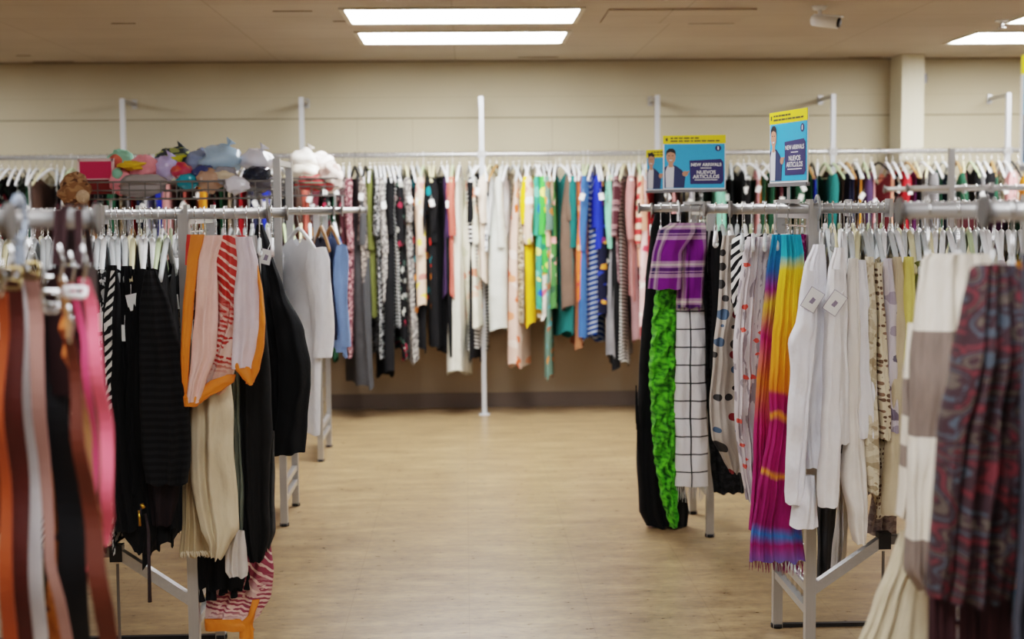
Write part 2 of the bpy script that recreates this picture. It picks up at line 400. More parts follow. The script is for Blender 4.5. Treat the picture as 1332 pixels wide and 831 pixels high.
def hanger(kind, p, rz, where, group, short=False):
    o = empty('clothes_hanger', p, '%s hanger, %s' % (kind, where), 'hanger', group, rz)
    h, b, l = HG[kind]; link('hook', h, o); link('scarf_loop' if short else 'shoulders', l if short else b, o); HANG.append(o); return o

# ------------------------------------------------------------------ garments
SIX = 24
def body_mesh(L, th, w, flare, rnd, neck=.06, top=-.10, kind='dress', pinch=0):
    q = MB(); rows = 16; ph = rnd.uniform(0, 6.28); ph2 = rnd.uniform(0, 6.28); lean = rnd.uniform(-.03, .03)
    nf = rnd.choice((3, 4, 5)); P = []; UV = []; per = 2*w*1.15
    for i in range(rows+1):
        t = i/rows; row = []; uvr = []
        if kind in ('skirt', 'trousers'): ww = w*(.72+.28*t*flare); tt = th*(.35+.65*min(1, t*3))
        else: ww = w*(1-.10*math.sin(min(1, t*2)*PI))*(1+(flare-1)*max(0, t-.3)/.7); tt = th*(.30+.70*min(1, t*3.5))
        for j in range(SIX+1):
            a = 2*PI*j/SIX; cy = math.cos(a); sx = math.sin(a)
            y = ww*cy; fold = math.sin(nf*a+ph+t*1.2)*.34+math.sin((nf+3)*a+ph2-t)*.18
            x = tt/2*(math.copysign(abs(sx)**.7, sx) + fold*min(1, t*2.2)) + lean*t + .4*tt*.2*math.sin(3*t+ph)
            ay = abs(y)
            if kind in ('skirt', 'trousers'): zt = top-.0
            else:
                zt = top-.56*max(0, ay-.02)+.006
                if ay < neck: zt -= (neck-ay)*1.1
            zb = -L + .018*math.sin(2*a+ph2)*min(1, t) + .012*math.sin(nf*a+ph)
            e = t**.95; zb += .05*lean/.03*cy*.6*t; z = zt*(1-e)+zb*e
            if kind == 'trousers' and t > .3 and ay < .03: x *= .5
            if j < SIX: row.append((x, y, z))
            uvr.append((per*j/SIX, t*L))
        P.append(row); UV.append(uvr)
    q.grid(P, UV, closed=True); return q
def sleeve_mesh(sy, L, w, r, rnd, top=-.205):
    q = MB(); P = []; UV = []; rows = 9; ph = rnd.uniform(0, 6.28); k = 12
    sw = rnd.uniform(-.012, .012); out = rnd.uniform(.0, .03)
    for i in range(rows+1):
        t = i/rows; row = []; uvr = []
        cy = sy*(w-.025+out*math.sin(t*2.2)); z = top+.02-t*L; cx = sw*t + .006*math.sin(4*t+ph)
        rad = r*(.55+.6*math.sin(min(1, t*4+.25)*PI/2)-.30*t)
        for j in range(k+1):
            a = 2*PI*j/k; m = 1+.16*math.sin(3*a+ph+5*t)
            if j < k: row.append((cx+rad*.72*m*math.cos(a), cy+rad*m*math.sin(a), z-.02*math.sin(a)*sy*(1-t)*-1))
            uvr.append((2*PI*r*j/k, t*L))
        P.append(row); UV.append(uvr)
    q.grid(P, UV, closed=True); return q
def tag_mesh(y, z, x=.0, rz=.3, s=1.0):
    q = MB(); a = .034*s; b = .05*s; c, d = math.cos(rz), math.sin(rz)
    pts = [(u*c-v*d, u*d+v*c) for u, v in ((-a/2, -b), (a/2, -b), (a/2, 0), (-a/2, 0))]
    q.poly([(x+p[0], y, z+p[1]) for p in pts]); q.poly([(x+p[0], y+.0012, z+p[1]) for p in pts[::-1]])
    q.tube([(x, y, z), (x*.6, y+.004, z+.03)], .0009, 4); return q
def garment(nm, cat, p, desc, where, mat, L, th=.045, w=.2, flare=1.1, sleeve=None, rz=0, seed=0, tagged=False, group=None, kind='dress', neck=.06, smat=None, r=.045):
    rnd = random.Random(seed); bm = body_mesh(L, th, w, flare, rnd, neck=neck, kind=kind)
    lab = desc+', '+where
    if not sleeve and not tagged:
        o = bm.build(nm, mat, None, True); o.location = p; o.rotation_euler = (0, 0, rz); return tag(o, lab, cat, group)
    o = empty(nm, p, lab, cat, group, rz)
    bm.build('body' if kind == 'dress' else 'panel', mat, o, True)
    if sleeve:
        for sy in (-1, 1): sleeve_mesh(sy, sleeve, w, r, rnd).build('sleeve', smat or mat, o, True)
    if tagged:
        z = -.24-rnd.random()*.12
        tag_mesh(-w-.028-(r*1.0 if sleeve else 0), z, rnd.uniform(-.01, .01), rnd.uniform(-.6, .6)).build('price_tag', paper, o)
    return o
ORD = ['', 'first', 'second', 'third', 'fourth', 'fifth', 'sixth', 'seventh', 'eighth', 'ninth', 'tenth', 'eleventh', 'twelfth', 'thirteenth', 'fourteenth', 'fifteenth', 'sixteenth', 'seventeenth', 'eighteenth', 'nineteenth', 'twentieth']
ORD += ['twenty-'+x for x in ORD[1:10]] + ['thirtieth'] + ['thirty-'+x for x in ORD[1:10]] + ['fortieth']
POLEN = ['first', 'second', 'third', 'fourth', 'fifth', 'sixth']

# palette for cloth: key -> (material, words)
B_, W_ = (20, 20, 22), (232, 230, 226)
def K(kind, *c, **k):
    if max(c[0]) < 40 and kind == 'plain': k.setdefault('bump', .5)
    return fab(kind, *c, **k)
FAB = {
 'blk': (K('plain', (17,17,19)), 'black'), 'blkribbed': (K('vstripe', (15,15,17), (26,26,28)), 'ribbed black'),
 'blkst': (K('hstripe', (16,16,18), (215,215,210), s=1.6), 'black and white striped'),
 'blkfl': (K('floral', (18,18,20), (150,40,60), (190,190,180), (70,90,80)), 'black floral'),
 'blkdot': (K('speck', (20,20,22), (190,190,188), (40,40,42)), 'black and white speckled'),
 'blkor': (K('floral', (16,18,20), (235,140,40), (200,50,40), (30,130,140), s=.7), 'black print with orange flowers'),
 'dkred': (K('floral', (62,20,28), (150,60,74), (205,180,176), (40,20,24)), 'dark red floral'),
 'burg': (K('speck', (96,38,50), (196,150,150), (60,26,34), s=.9), 'burgundy speckled'),
 'char': (K('plain', (64,64,66)), 'charcoal'), 'whgr': (K('floral', (214,218,206), (40,90,70), (150,150,140), (190,120,120)), 'white and green floral'),
 'gry': (K('plain', (126,124,126)), 'grey'), 'grysp': (K('speck', (110,106,104), (190,184,176), (50,46,46)), 'grey speckled'),
 'brsp': (K('speck', (96,84,78), (170,158,146), (40,34,34)), 'brown speckled'),
 'lime': (K('plain', (100,104,48)), 'yellow green'), 'purp': (K('plain', (62,40,76)), 'dark purple'), 'rust': (K('plain', (196,96,82)), 'coral'),
 'cream': (K('plain', (226,220,200)), 'cream'), 'creamst': (K('vstripe', (206,203,188), (224,220,206)), 'pale beige striped'),
 'creamfl': (K('floral', (226,222,202), (232,196,168), (206,206,180), (220,140,110), s=.6), 'cream floral'),
 'whbl': (K('floral', (226,228,226), (60,70,90), (160,170,180), (40,44,54), s=1.2), 'white and blue printed'),
 'pinkcr': (K('plain', (226,208,190)), 'pale pink'), 'ltg': (K('hstripe', (190,190,188), (206,206,204), s=2), 'light grey ribbed'),
 'silv': (K('plain', (176,176,174)), 'silver grey'), 'whsk': (K('plain', (206,208,198)), 'off-white'),
 'beipr': (K('speck', (170,150,122), (90,76,60), (200,186,160)), 'beige printed'),
 'pkor': (K('floral', (224,190,172), (226,96,44), (236,214,200), (232,150,110), s=.6), 'pink and orange printed'),
 'peachfl': (K('floral', (226,196,172), (250,250,240), (240,214,90), (200,130,120), s=.8), 'peach floral'),
 'yel': (K('plain', (240,190,20)), 'yellow'), 'gryel': (K('floral', (70,176,66), (240,222,50), (30,120,90), (250,240,120), s=.6), 'green and yellow printed'),
 'blgr': (K('floral', (60,150,120), (30,80,190), (220,220,120), (110,190,170), s=.6), 'blue and green printed'),
 'whpk': (K('floral', (232,226,214), (236,110,130), (60,140,90), (240,180,60), s=.6), 'white and pink floral'),
 'teal': (K('plain', (10,96,92)), 'teal'), 'nude': (K('plain', (222,182,152)), 'nude peach'),
 'patch': (K('floral', (96,126,112), (214,130,60), (90,160,170), (150,90,60), s=.8), 'teal and orange patchwork'),
 'grnfl': (K('floral', (70,120,60), (200,210,170), (230,150,150), (40,80,50), s=.7), 'green floral'),
 'dgrn': (K('plain', (20,72,48)), 'dark green'), 'taupe': (K('plain', (104,82,68)), 'taupe brown'), 'tan': (K('plain', (160,104,70)), 'rust tan'),
 'brfl': (K('floral', (128,80,60), (210,150,120), (90,50,40), (196,90,50), s=.7), 'brown floral'), 'orfl': (K('floral', (226,106,44), (240,170,120), (200,60,50), (240,130,60), s=.8), 'orange printed'),
 'denim': (K('plain', (52,92,150)), 'denim blue'), 'navy': (K('plain', (22,26,54)), 'navy'), 'roy': (K('plain', (20,44,170)), 'royal blue'),
 'navfl': (K('floral', (20,22,44), (110,40,90), (40,60,150), (220,150,60), s=.9), 'navy floral'), 'chev': (K('chevron', (24,66,140), (200,214,230)), 'blue and white chevron'),
 'mint': (K('plain', (130,200,170)), 'mint green'), 'mauve': (K('plain', (150,112,112)), 'mauve'), 'dpink': (K('plain', (186,128,124)), 'dusty pink'),
 'redst': (K('hstripe', (206,62,60), (236,206,180), s=.6), 'red and cream striped'), 'pkfl': (K('floral', (230,190,186), (214,70,90), (240,230,220), (190,90,110), s=.8), 'pink floral'),
 'peach': (K('plain', (232,168,140)), 'peach'), 'coral': (K('plain', (206,60,66)), 'coral red'), 'marpl': (K('plaid', (70,26,34), (180,150,150), (40,20,26), (140,70,80)), 'maroon plaid'),
 'pink': (K('plain', (232,160,160)), 'pink'), 'wht': (K('plain', (240,240,244)), 'white'), 'offw': (K('plain', (236,230,222)), 'off-white'),
 'lace': (K('speck', (222,212,188), (200,186,158), (170,152,122), s=.8), 'cream lace'), 'dotcr': (K('dots', (226,214,188), (110,86,66), (140,110,90), (110,86,66), s=3), 'cream dotted'),
 'lavfl': (K('floral', (214,208,214), (130,120,140), (170,160,176), (104,98,116), s=1.1), 'grey and lavender floral'), 'bei': (K('plain', (206,190,160)), 'beige'),
 'pyel': (K('plain', (226,214,120)), 'pale yellow'), 'mar': (K('plain', (84,26,36)), 'maroon'), 'viol': (K('plain', (84,36,84)), 'violet'), 'must': (K('plain', (214,134,30)), 'mustard'),
 'ltbl': (K('plain', (120,150,200)), 'light blue'), 'brn': (K('plain', (70,48,38)), 'dark brown'), 'red': (K('plain', (180,26,34)), 'red'),
}
HK = ['white plastic']*7 + ['clear plastic']*4 + ['cream plastic']*2 + ['pale green plastic', 'light wooden', 'black plastic']
rg = random.Random(5)
# --- wall rail. each: px, hem y, key, width px, options
WALL = []
def wl(px, hem, key, w=9, **k): WALL.append((px, hem, key, w, k))
def fill(a, b, keys, step, h0=430, h1=470):
    x = a; r = random.Random(a); i = 0
    while x < b:
        wl(x, r.uniform(h0, h1), keys[i % len(keys)], r.uniform(6, 10), sl=r.random() < .35, tg=r.random() < .3); i += 1; x += step*r.uniform(.85, 1.15)
fill(3, 106, ['blk', 'blkfl', 'blk', 'blkdot', 'dgrn', 'wht', 'lace', 'brn', 'blkfl', 'wht', 'creamfl', 'offw'], 9)
fill(112, 440, ['brn', 'must', 'mar', 'blkfl', 'dgrn', 'beipr', 'gry', 'red', 'navy', 'wht', 'roy', 'blkdot', 'dpink', 'blk', 'rust'], 9.6)
for a in [(447, 422, 'dkred', 12, dict(sl=1)), (455, 462, 'burg', 11), (462, 500, 'char', 24, dict(fl=1.5)), (468, 470, 'whgr', 11), (476, 380, 'brsp', 13, dict(sl=1, tg=1)), (482, 408, 'lime', 16, dict(k='skirt', hw=.13)),
          (488, 462, 'blkdot', 12), (494, 388, 'grysp', 11, dict(tg=1)), (499, 440, 'blkst', 9), (504, 490, 'blk', 17, dict(fl=1.3)), (510, 425, 'blkst', 10), (515, 455, 'blkfl', 12, dict(sl=1)), (521, 466, 'blkfl', 10, dict(sl=1)),
          (528, 468, 'grysp', 14, dict(tg=1)), (536, 412, 'blkor', 11), (543, 455, 'blk', 12, dict(sl=1)), (551, 400, 'peachfl', 15, dict(sl=1)), (558, 405, 'blkor', 10), (565, 452, 'blk', 16, dict(sl=1, tg=1)), (575, 458, 'blk', 16, dict(tg=1)), (582, 390, 'purp', 9),
          (589, 386, 'rust', 11, dict(sl=1)), (598, 487, 'creamst', 26, dict(fl=1.3, sl=0)), (611, 425, 'creamfl', 22, dict(sl=1)), (619, 470, 'blk', 8), (624, 455, 'blkst', 14), (630, 330, 'whbl', 12), (638, 366, 'pinkcr', 13, dict(tg=1)), (646, 312, 'ltg', 13),
          (654, 428, 'whsk', 26, dict(fl=1.5, k='skirt')), (660, 312, 'silv', 16), (668, 420, 'beipr', 12), (675, 477, 'pkor', 22, dict(fl=1.4)), (683, 317, 'peachfl', 16, dict(sl=1, tg=1)), (689, 420, 'yel', 15), (697, 352, 'gryel', 13), (702, 400, 'blgr', 11),
          (707, 415, 'whpk', 13), (711, 300, 'teal', 10), (717, 366, 'nude', 11), (714, 492, 'patch', 9), (723, 405, 'grnfl', 12), (729, 437, 'teal', 11), (738, 404, 'taupe', 24, dict(fl=1.25, sl=1)), (745, 450, 'tan', 14), (748, 345, 'brfl', 14, dict(sl=1)), (754, 388, 'orfl', 12),
          (759, 440, 'denim', 14, dict(tg=1)), (765, 405, 'navy', 12), (771, 443, 'chev', 28, dict(fl=1.1, hw=.13, sl=0)), (776, 300, 'roy', 12, dict(tg=1)), (780, 410, 'navfl', 16), (787, 302, 'mint', 14, dict(sl=1)), (793, 400, 'blkfl', 12), (798, 474, 'blk', 15),
          (804, 368, 'marpl', 12, dict(sl=1)), (808, 466, 'gry', 18, dict(fl=1.2)), (812, 474, 'blkst', 12), (818, 386, 'dpink', 12, dict(sl=1)), (825, 440, 'mauve', 13), (831, 325, 'redst', 12), (836, 430, 'pkfl', 12), (841, 350, 'peach', 16, dict(sl=1)), (847, 440, 'coral', 10), (853, 430, 'blk', 12)]:
    wl(*a[:4], **(a[4] if len(a) > 4 else {}))
fill(862, 945, ['red', 'blkfl', 'pink', 'blk', 'lavfl', 'blkdot', 'blk', 'mint'], 10)
fill(950, 1000, ['blk', 'blk', 'blkfl', 'dgrn', 'pink', 'dgrn'], 8.6)
fill(1004, 1112, ['must', 'mar', 'teal', 'dgrn', 'blkdot', 'dgrn', 'roy', 'dgrn', 'teal', 'brn', 'navy', 'navy'], 9)
fill(1114, 1230, ['navy', 'purp', 'pink', 'mar', 'peach', 'blkfl', 'red', 'viol', 'blk', 'gry', 'grysp', 'dgrn'], 9)
fill(1234, 1345, ['blkdot', 'dgrn', 'mar', 'blk', 'wht', 'blk', 'dgrn', 'beipr', 'pink', 'creamfl', 'must', 'rust'], 9)
WALL.sort(key=lambda e: e[0])
cnt = {}
for i, (px, hem, key, w, k) in enumerate(WALL):
    x = at(px, 240, YR).x
    d = [(abs(x-p), j) for j, p in enumerate(PX)]; j = min(d)[1]; sd = 'right' if x > PX[j] else 'left'
    cnt.setdefault((j, sd), []).append(i)
where = {}
for (j, sd), ids in cnt.items():
    if sd == 'left': ids = ids[::-1]
    for n, i in enumerate(ids): where[i] = '%s %s of the %s wall pole from left' % (ORD[n+1], sd, POLEN[j])
lastx = -99
for i, (px, hem, key, w, k) in enumerate(WALL):
    p = at(px, 240, YR); x = p.x; L = ZR-at(px, hem, YR-.15).z
    rz = rg.gauss(.05 if px < 600 else -.03, .2)
    mat, word = FAB[key]; kd = k.get('k', 'dress'); short = hem < 360
    nm = kd if kd == 'skirt' else ('blouse' if (k.get('sl') and hem < 440) or short else 'dress')
    th = max(.04, w*YR/F*.88)
    kind = rg.choice(HK) 
    garment(nm, nm, (x, YR, ZR), '%s %s' % (word, nm), where[i], mat, L, th=th, w=k.get('hw', rg.uniform(.16, .215) if kd != 'skirt' else .19),
            flare=k.get('fl', rg.uniform(.98, 1.15)), sleeve=(rg.uniform(.3, .55) if k.get('sl', rg.random() < .5) else None), rz=rz, seed=i*7+1, tagged=bool(k.get('tg')), group='clothes on the back wall rail', kind=kd, r=.04, neck=rg.uniform(.07, .15))
    hanger(kind, (x, YR, ZR), rz, where[i], 'hangers on the back wall rail')

# --- rack rails
def rail_fill(rk, near, side, names, n, x0, step, keys, hems, hk=HK, sl=.4, th=.04, seed=1, tg=.2, w=.2, long=None):
    Y = RY[rk][0 if near else 1]; r = random.Random(seed); zr = 1.535
    for i in range(n):
        x = x0+side*step*(i+r.uniform(-.15, .15)); key = keys[i % len(keys)]; mat, word = FAB[key]
        L = hems[i % len(hems)]*r.uniform(.95, 1.04); rz = -.8*math.atan2(x, Y)+r.uniform(-.10, .10)
        wh = '%s past the end post, %s' % (ORD[i+1], names)
        slv = r.random() < sl; nm = 'blouse' if slv or L < .75 else 'dress'
        garment(nm, nm, (x, Y, zr), '%s %s' % (word, nm), wh, mat, L, th=th*r.uniform(.8, 1.15), w=w*r.uniform(.92, 1.05), flare=r.uniform(.98, 1.12), sleeve=(r.uniform(.4, .58) if slv else None), rz=rz, seed=seed*100+i,
                tagged=r.random() < tg, group='clothes on '+names, r=.036, neck=r.uniform(.09, .15))
        hanger(r.choice(hk), (x, Y, zr), rz, wh, 'hangers on '+names)
WH = ['white plastic']*6+['clear plastic']*5+['cream plastic']*2+['pale green plastic']
rail_fill('RA', True, 1, "middle right rack's near rail", 30, 1.235, .0215, ['offw', 'wht', 'cream', 'lace', 'offw', 'dotcr', 'lavfl', 'bei', 'bei', 'pyel', 'pyel', 'lime', 'cream', 'pyel', 'bei', 'offw', 'grnfl', 'wht'], [.85, .78, .95, .86, .8, .98, .9, 1.0], WH, sl=.5, th=.034, seed=3)
rail_fill('RA', False, 1, "middle right rack's far rail", 28, 1.17, .026, ['blk', 'wht', 'gry', 'beipr', 'mar', 'cream', 'lavfl', 'blk'], [.8, .9, .75], WH, sl=.3, seed=4)
rail_fill('RB', True, 1, "rear right rack's near rail", 26, 1.15, .034, ['blk', 'blkfl', 'char', 'blk', 'navy', 'wht', 'gry'], [.9, 1.0, .8], WH, sl=.3, seed=6)
rail_fill('RC', False, 1, "front right rack's far rail", 9, 1.16, .024, ['pyel', 'wht', 'mar', 'red', 'char', 'teal'], [.85, .9], WH, sl=.2, seed=7)
rail_fill('RC', True, 1, "front right rack's near rail", 4, 1.17, .035, ['char', 'blk', 'mar', 'navy'], [.95, 1.05], WH, sl=.2, seed=8)
rail_fill('LA', True, -1, "middle left rack's near rail", 27, -.955, .022, ['blk', 'blk', 'blkribbed', 'blk', 'char', 'blk', 'blk', 'blkst', 'blk', 'blkdot', 'blk', 'dkred'], [1.0, 1.03, .95, 1.06, .92, .98], WH, sl=.45, th=.042, seed=9)
rail_fill('LA', False, -1, "middle left rack's far rail", 26, -.95, .026, ['dkred', 'blk', 'char', 'beipr', 'blk', 'mar'], [.72, .8, .9], WH, sl=.3, seed=10)
rail_fill('LB', True, -1, "rear left rack's near rail", 24, -.95, .036, ['char', 'blk', 'dgrn', 'blk', 'mar', 'gry', 'wht'], [.9, 1.0], HK, sl=.3, seed=11)
rail_fill('LD', True, -1, "farthest left rack's near rail", 8, -.94, .05, ['blk', 'gry', 'denim', 'mar'], [.9], HK, sl=.3, seed=12)
# overhanging ends of the rear left racks: white shirt, blue shirts
def one(rk, near, x, nm, desc, where_, key, L, rz=0, th=.05, sl=None, tg=False, hk='white plastic', seed=1, w=.21, r=.045, neck=.07, flare=1.05):
    Y = RY[rk][0 if near else 1]
    o = garment(nm, nm, (x, Y, 1.535), desc, where_, FAB[key][0], L, th=th, w=w, sleeve=sl, rz=rz, seed=seed, tagged=tg, r=r, neck=neck, flare=flare)
    hanger(hk, (x, Y, 1.535), rz, 'holding the '+desc, 'hangers on the overhanging rail ends'); return o
one('LB', True, -.80, 'shirt', 'white long shirt with rolled sleeves', 'beside the tall end frame', 'wht', 1.06, rz=.55, th=.08, sl=.5, seed=51, w=.23, r=.07)
one('LB', False, -.74, 'shirt', 'navy shirt on a wooden hanger', 'behind the long white shirt', 'navy', .62, rz=.3, seed=52, hk='light wooden')
one('LB', False, -.69, 'shirt', 'light blue shirt hanging at the rail end', 'right of the long white shirt', 'ltbl', .72, rz=.35, sl=.5, seed=53, hk='light wooden')
one('LD', False, -.84, 'shirt', 'denim blue shirt', 'just inside the wire grid end', 'denim', .8, rz=.2, sl=.5, seed=54)
for i, x in enumerate((3.05, 3.12, 3.2, 3.27, 3.36, 3.44, 3.52, 3.62)):
    wh = '%s past the end post on the far right rack' % ORD[i+1]; key = ['mar', 'blk', 'viol', 'blk', 'dgrn', 'cream', 'rust', 'blk'][i]
    garment('blouse', 'blouse', (x, 8.62, 1.64), FAB[key][1]+' blouse', wh, FAB[key][0], .8, seed=800+i, rz=.1*(-1)**i, neck=.085)
    hanger(HK[i], (x, 8.62, 1.64), .1*(-1)**i, wh, 'hangers on the far right rack')

# ------------------------------------------------------------------ draped scarves and hero clothes
def loft(Y, rows, folds=4, amp=.010, depth=.05, nu=36, nv=44, seed=0, tilt=0.0, toppinch=.35, zig=0, ruffle=0.0, mats=None, crumple=.022):
    from mathutils import noise
    r = random.Random(seed); p1, p2, p3 = (r.uniform(0, 6.28) for _ in range(3)); q = MB(); P = []; UV = []
    y0, y1 = rows[0][0], rows[-1][0]; W0 = None; zt = at(rows[0][1], y0, Y).z
    wmean = sum((at(b, a, Y)-at(c, a, Y)).length for a, b, c in rows)/len(rows)
    for i in range(nv+1):
        v = i/nv; y = y0+(y1-y0)*v
        for (a, la, ra), (b, lb, rb) in zip(rows, rows[1:]):
            if y <= b+1e-6: t = (y-a)/(b-a); t2 = t*t*(3-2*t)*.4+t*.6; xl = la+(lb-la)*t2; xr = ra+(rb-ra)*t2; break
        A = at(xl, y, Y); B = at(xr, y, Y); row = []; uvr = []
        d = depth/2*(toppinch+(1-toppinch)*min(1, v*4)); g = amp*(.45+.55*v)
        for j in range(2*nu+1):
            fr = j <= nu; u = j/nu if fr else 2-j/nu; uf = u+.07*math.sin(2*PI*u+p2+1.4*v)
            prof = max(0, math.sin(PI*min(1, max(0, u))))**.35
            fo = math.sin(2*PI*folds*uf+p1+.9*math.sin(2.3*v+p3))+.55*math.sin(2*PI*folds*1.73*uf+p2+1.5*v)
            yy = Y-d*prof+g*fo*(.25+.75*prof) if fr else Y+d*prof+g*fo*(.25+.75*prof)
            x = A.x+(B.x-A.x)*u; z = A.z+(B.z-A.z)*u
            cr = noise.noise(Vector((x*9+seed, z*5, (0 if fr else 3)+seed*.7)))+.5*noise.noise(Vector((x*24, z*13+seed, 5)))
            yy += crumple*cr*min(1, v*3+.2)*prof; x += crumple*.35*noise.noise(Vector((z*7+seed, 1.3, u*2)))*min(1, v*3)
            if ruffle: x += ruffle*math.sin(v*75+u*4+p1)*(1 if fr else -1)*.6; yy += ruffle*math.sin(v*60+u*9+p2)
            z -= min(.006, amp*.45)*math.sin(2*PI*folds*u+p1)*v + zig*math.sin(2*PI*folds*1.3*u+p2)*v*v
            if j < 2*nu: row.append((x, yy+tilt*(u-.5), z))
            uvr.append((wmean*u, zt-z))
        P.append(row); UV.append(uvr)
    q.grid(P, UV, closed=True); return q
def local(q, o):   # move vertices into the frame of an empty placed without rotation
    L = o.location; q.v = [(a-L[0], b-L[1], c-L[2]) for a, b, c in q.v]; return q
def fringe_mb(Y, y, xl, xr, n, ln, seed=0, rad=.0016, tilt=0.0, y2=None, tassel=False):
    q = MB(); r = random.Random(seed)
    for i in range(n):
        u = (i+.5)/n; p = at(xl+(xr-xl)*u, y+((y2 or y)-y)*u, Y)+Vector((0, r.uniform(-.012, .012), .012)); l = ln*r.uniform(.8, 1.1); dx = r.uniform(-.006, .006)
        if tassel: q.tube([p, p+Vector((0, 0, -.02)), p+Vector((dx, 0, -.03)), p+Vector((dx*2, 0, -l))], [.002, .006, .004, .011], 6)
        else: q.tube([p, p+Vector((dx, 0, -l*.5)), p+Vector((dx*1.5, .003, -l))], [rad, rad, rad*.5], 4)
    return q
def scarf(name, label, cat, Y, rows, mat, fringe=None, part='cloth', extra=None, **k):
    q = loft(Y, rows, **k)
    c = at((rows[0][1]+rows[0][2])/2, rows[0][0], Y)
    if not fringe and not extra:
        o = link(name, None)
        bpy.data.objects.remove(o); L = c; q.v = [(a-L[0], b-L[1], d-L[2]) for a, b, d in q.v]
        o = q.build(name, mat, None, True); o.location = c; return tag(o, label, cat)
    o = empty(name, c, label, cat)
    local(q, o).build(part, mat, o, True)
    for e in (extra or []):
        nm, Ye, rw, m, kk = e; local(loft(Ye, rw, **kk), o).build(nm, m, o, True)
    for f in (fringe or []):
        m, kk = f; local(fringe_mb(**kk), o).build('fringe', m, o)
    return o
# colour ramps along v (metres) for special scarves
def vramp(name, L, stops, noise=.2, interp='LINEAR', nscale=(14, 5), weave=0.0, constant=False, blend=None):
    k = N(name); uv = k.n('UVMap'); uv.uv_map = 'UVMap'; U = uv.outputs[0]; sp = k.n('SeparateXYZ', {0: U})
    nz = k.n('TexNoise', {'Vector': k.n('Mapping', {'Vector': U, 'Scale': (nscale[0], nscale[1], 1)}).outputs[0], 'Scale': 1.0, 'Detail': 4.0})
    f = k.math('ADD', k.math('DIVIDE', sp.outputs[1], L), k.math('MULTIPLY', k.math('SUBTRACT', nz.outputs[0], .5), noise))
    c = k.ramp(f, [(p, lin(x)) for p, x in stops], interp)
    mp = k.n('Mapping', {'Vector': U, 'Scale': (220, 20, 1)}); n2 = k.n('TexNoise', {'Vector': mp.outputs[0], 'Scale': 1.0})
    c = k.mix(.25, c, n2.outputs[0], 'OVERLAY')
    k.set(k.b.inputs['Base Color'], c); k.b.inputs['Roughness'].default_value = .85
    bn = k.n('TexNoise', {'Vector': k.n('Mapping', {'Vector': U, 'Scale': (60, 8, 1)}).outputs[0], 'Scale': 1.0, 'Detail': 3.0})
    k.set(k.b.inputs['Normal'], k.n('Bump', {'Height': bn.outputs[0], 'Strength': .4, 'Distance': .01}).outputs[0]); return k.m

# ---- right side, rear rack
black = FAB['blk'][0]
scarf('long_scarf', 'long black shawl reaching the floor behind the purple plaid scarf', 'scarf', 6.75,
      [(278, 852, 892), (300, 846, 894), (360, 840, 895), (420, 835, 892), (480, 830, 886), (560, 829, 884), (620, 829, 888), (665, 832, 896), (683, 842, 894)], fab('plain', (14,14,16)), folds=3, amp=.015, depth=.10, seed=11,
      fringe=[(black, dict(Y=6.70, y=500, xl=827, xr=832, n=7, ln=.22, seed=4, rad=.004, y2=560))])
plaid = fab('plaid', (116, 14, 128), (190, 160, 178), (40, 30, 80), (230, 222, 206))
scarf('plaid_scarf', 'purple plaid scarf folded over the rear right rail end', 'scarf', 6.42,
      [(290, 880, 917), (296, 866, 919), (320, 880, 918), (360, 882, 916), (400, 880, 914)], plaid, folds=2, amp=.010, depth=.07, seed=3,
      extra=[('folded_end', 6.36, [(290, 872, 904), (300, 856, 906), (330, 849, 888), (376, 844, 886)], plaid, dict(folds=2, amp=.008, depth=.05, seed=5))],
      fringe=[(fab('plain', (130,50,140)), dict(Y=6.42, y=400, xl=881, xr=913, n=18, ln=.03, seed=2))])
gm = fab('fuzzy', (96, 196, 30), (16, 84, 10), bump=1.0)
scarf('ruffled_scarf', 'bright green ruffled scarf hanging almost to the floor', 'scarf', 6.47,
      [(345, 862, 884), (380, 853, 883), (420, 849, 880), (480, 846, 878), (540, 848, 880), (600, 853, 879), (650, 862, 881), (684, 872, 880)], gm, folds=3, amp=.012, depth=.08, nv=140, seed=8, ruffle=.010)
scarf('windowpane_scarf', 'white scarf with thin black windowpane check and fringe', 'scarf', 6.44,
      [(385, 880, 915), (440, 879, 918), (520, 878, 919), (632, 879, 921)], fab('window', (226,224,226), (24,34,36), s=.95), folds=1.6, amp=.006, depth=.05, seed=9,
      fringe=[(fab('plain', (214,210,206)), dict(Y=6.44, y=632, xl=880, xr=920, n=34, ln=.085, seed=6))])
scarf('lace_dress', 'black lace dress between the windowpane and polka dot scarves', 'dress', 6.53,
      [(300, 914, 940), (330, 908, 942), (400, 910, 945), (500, 914, 948), (600, 922, 966), (640, 928, 968)], fab('speck', (20,20,22), (38,38,40), (12,12,12)), folds=3, amp=.014, depth=.09, seed=12)
scarf('red_scarf', 'small red cloth peeking out behind the plaid scarf', 'scarf', 6.9, [(284, 846, 866), (300, 848, 868), (420, 850, 872)], FAB['red'][0], folds=2, seed=13)
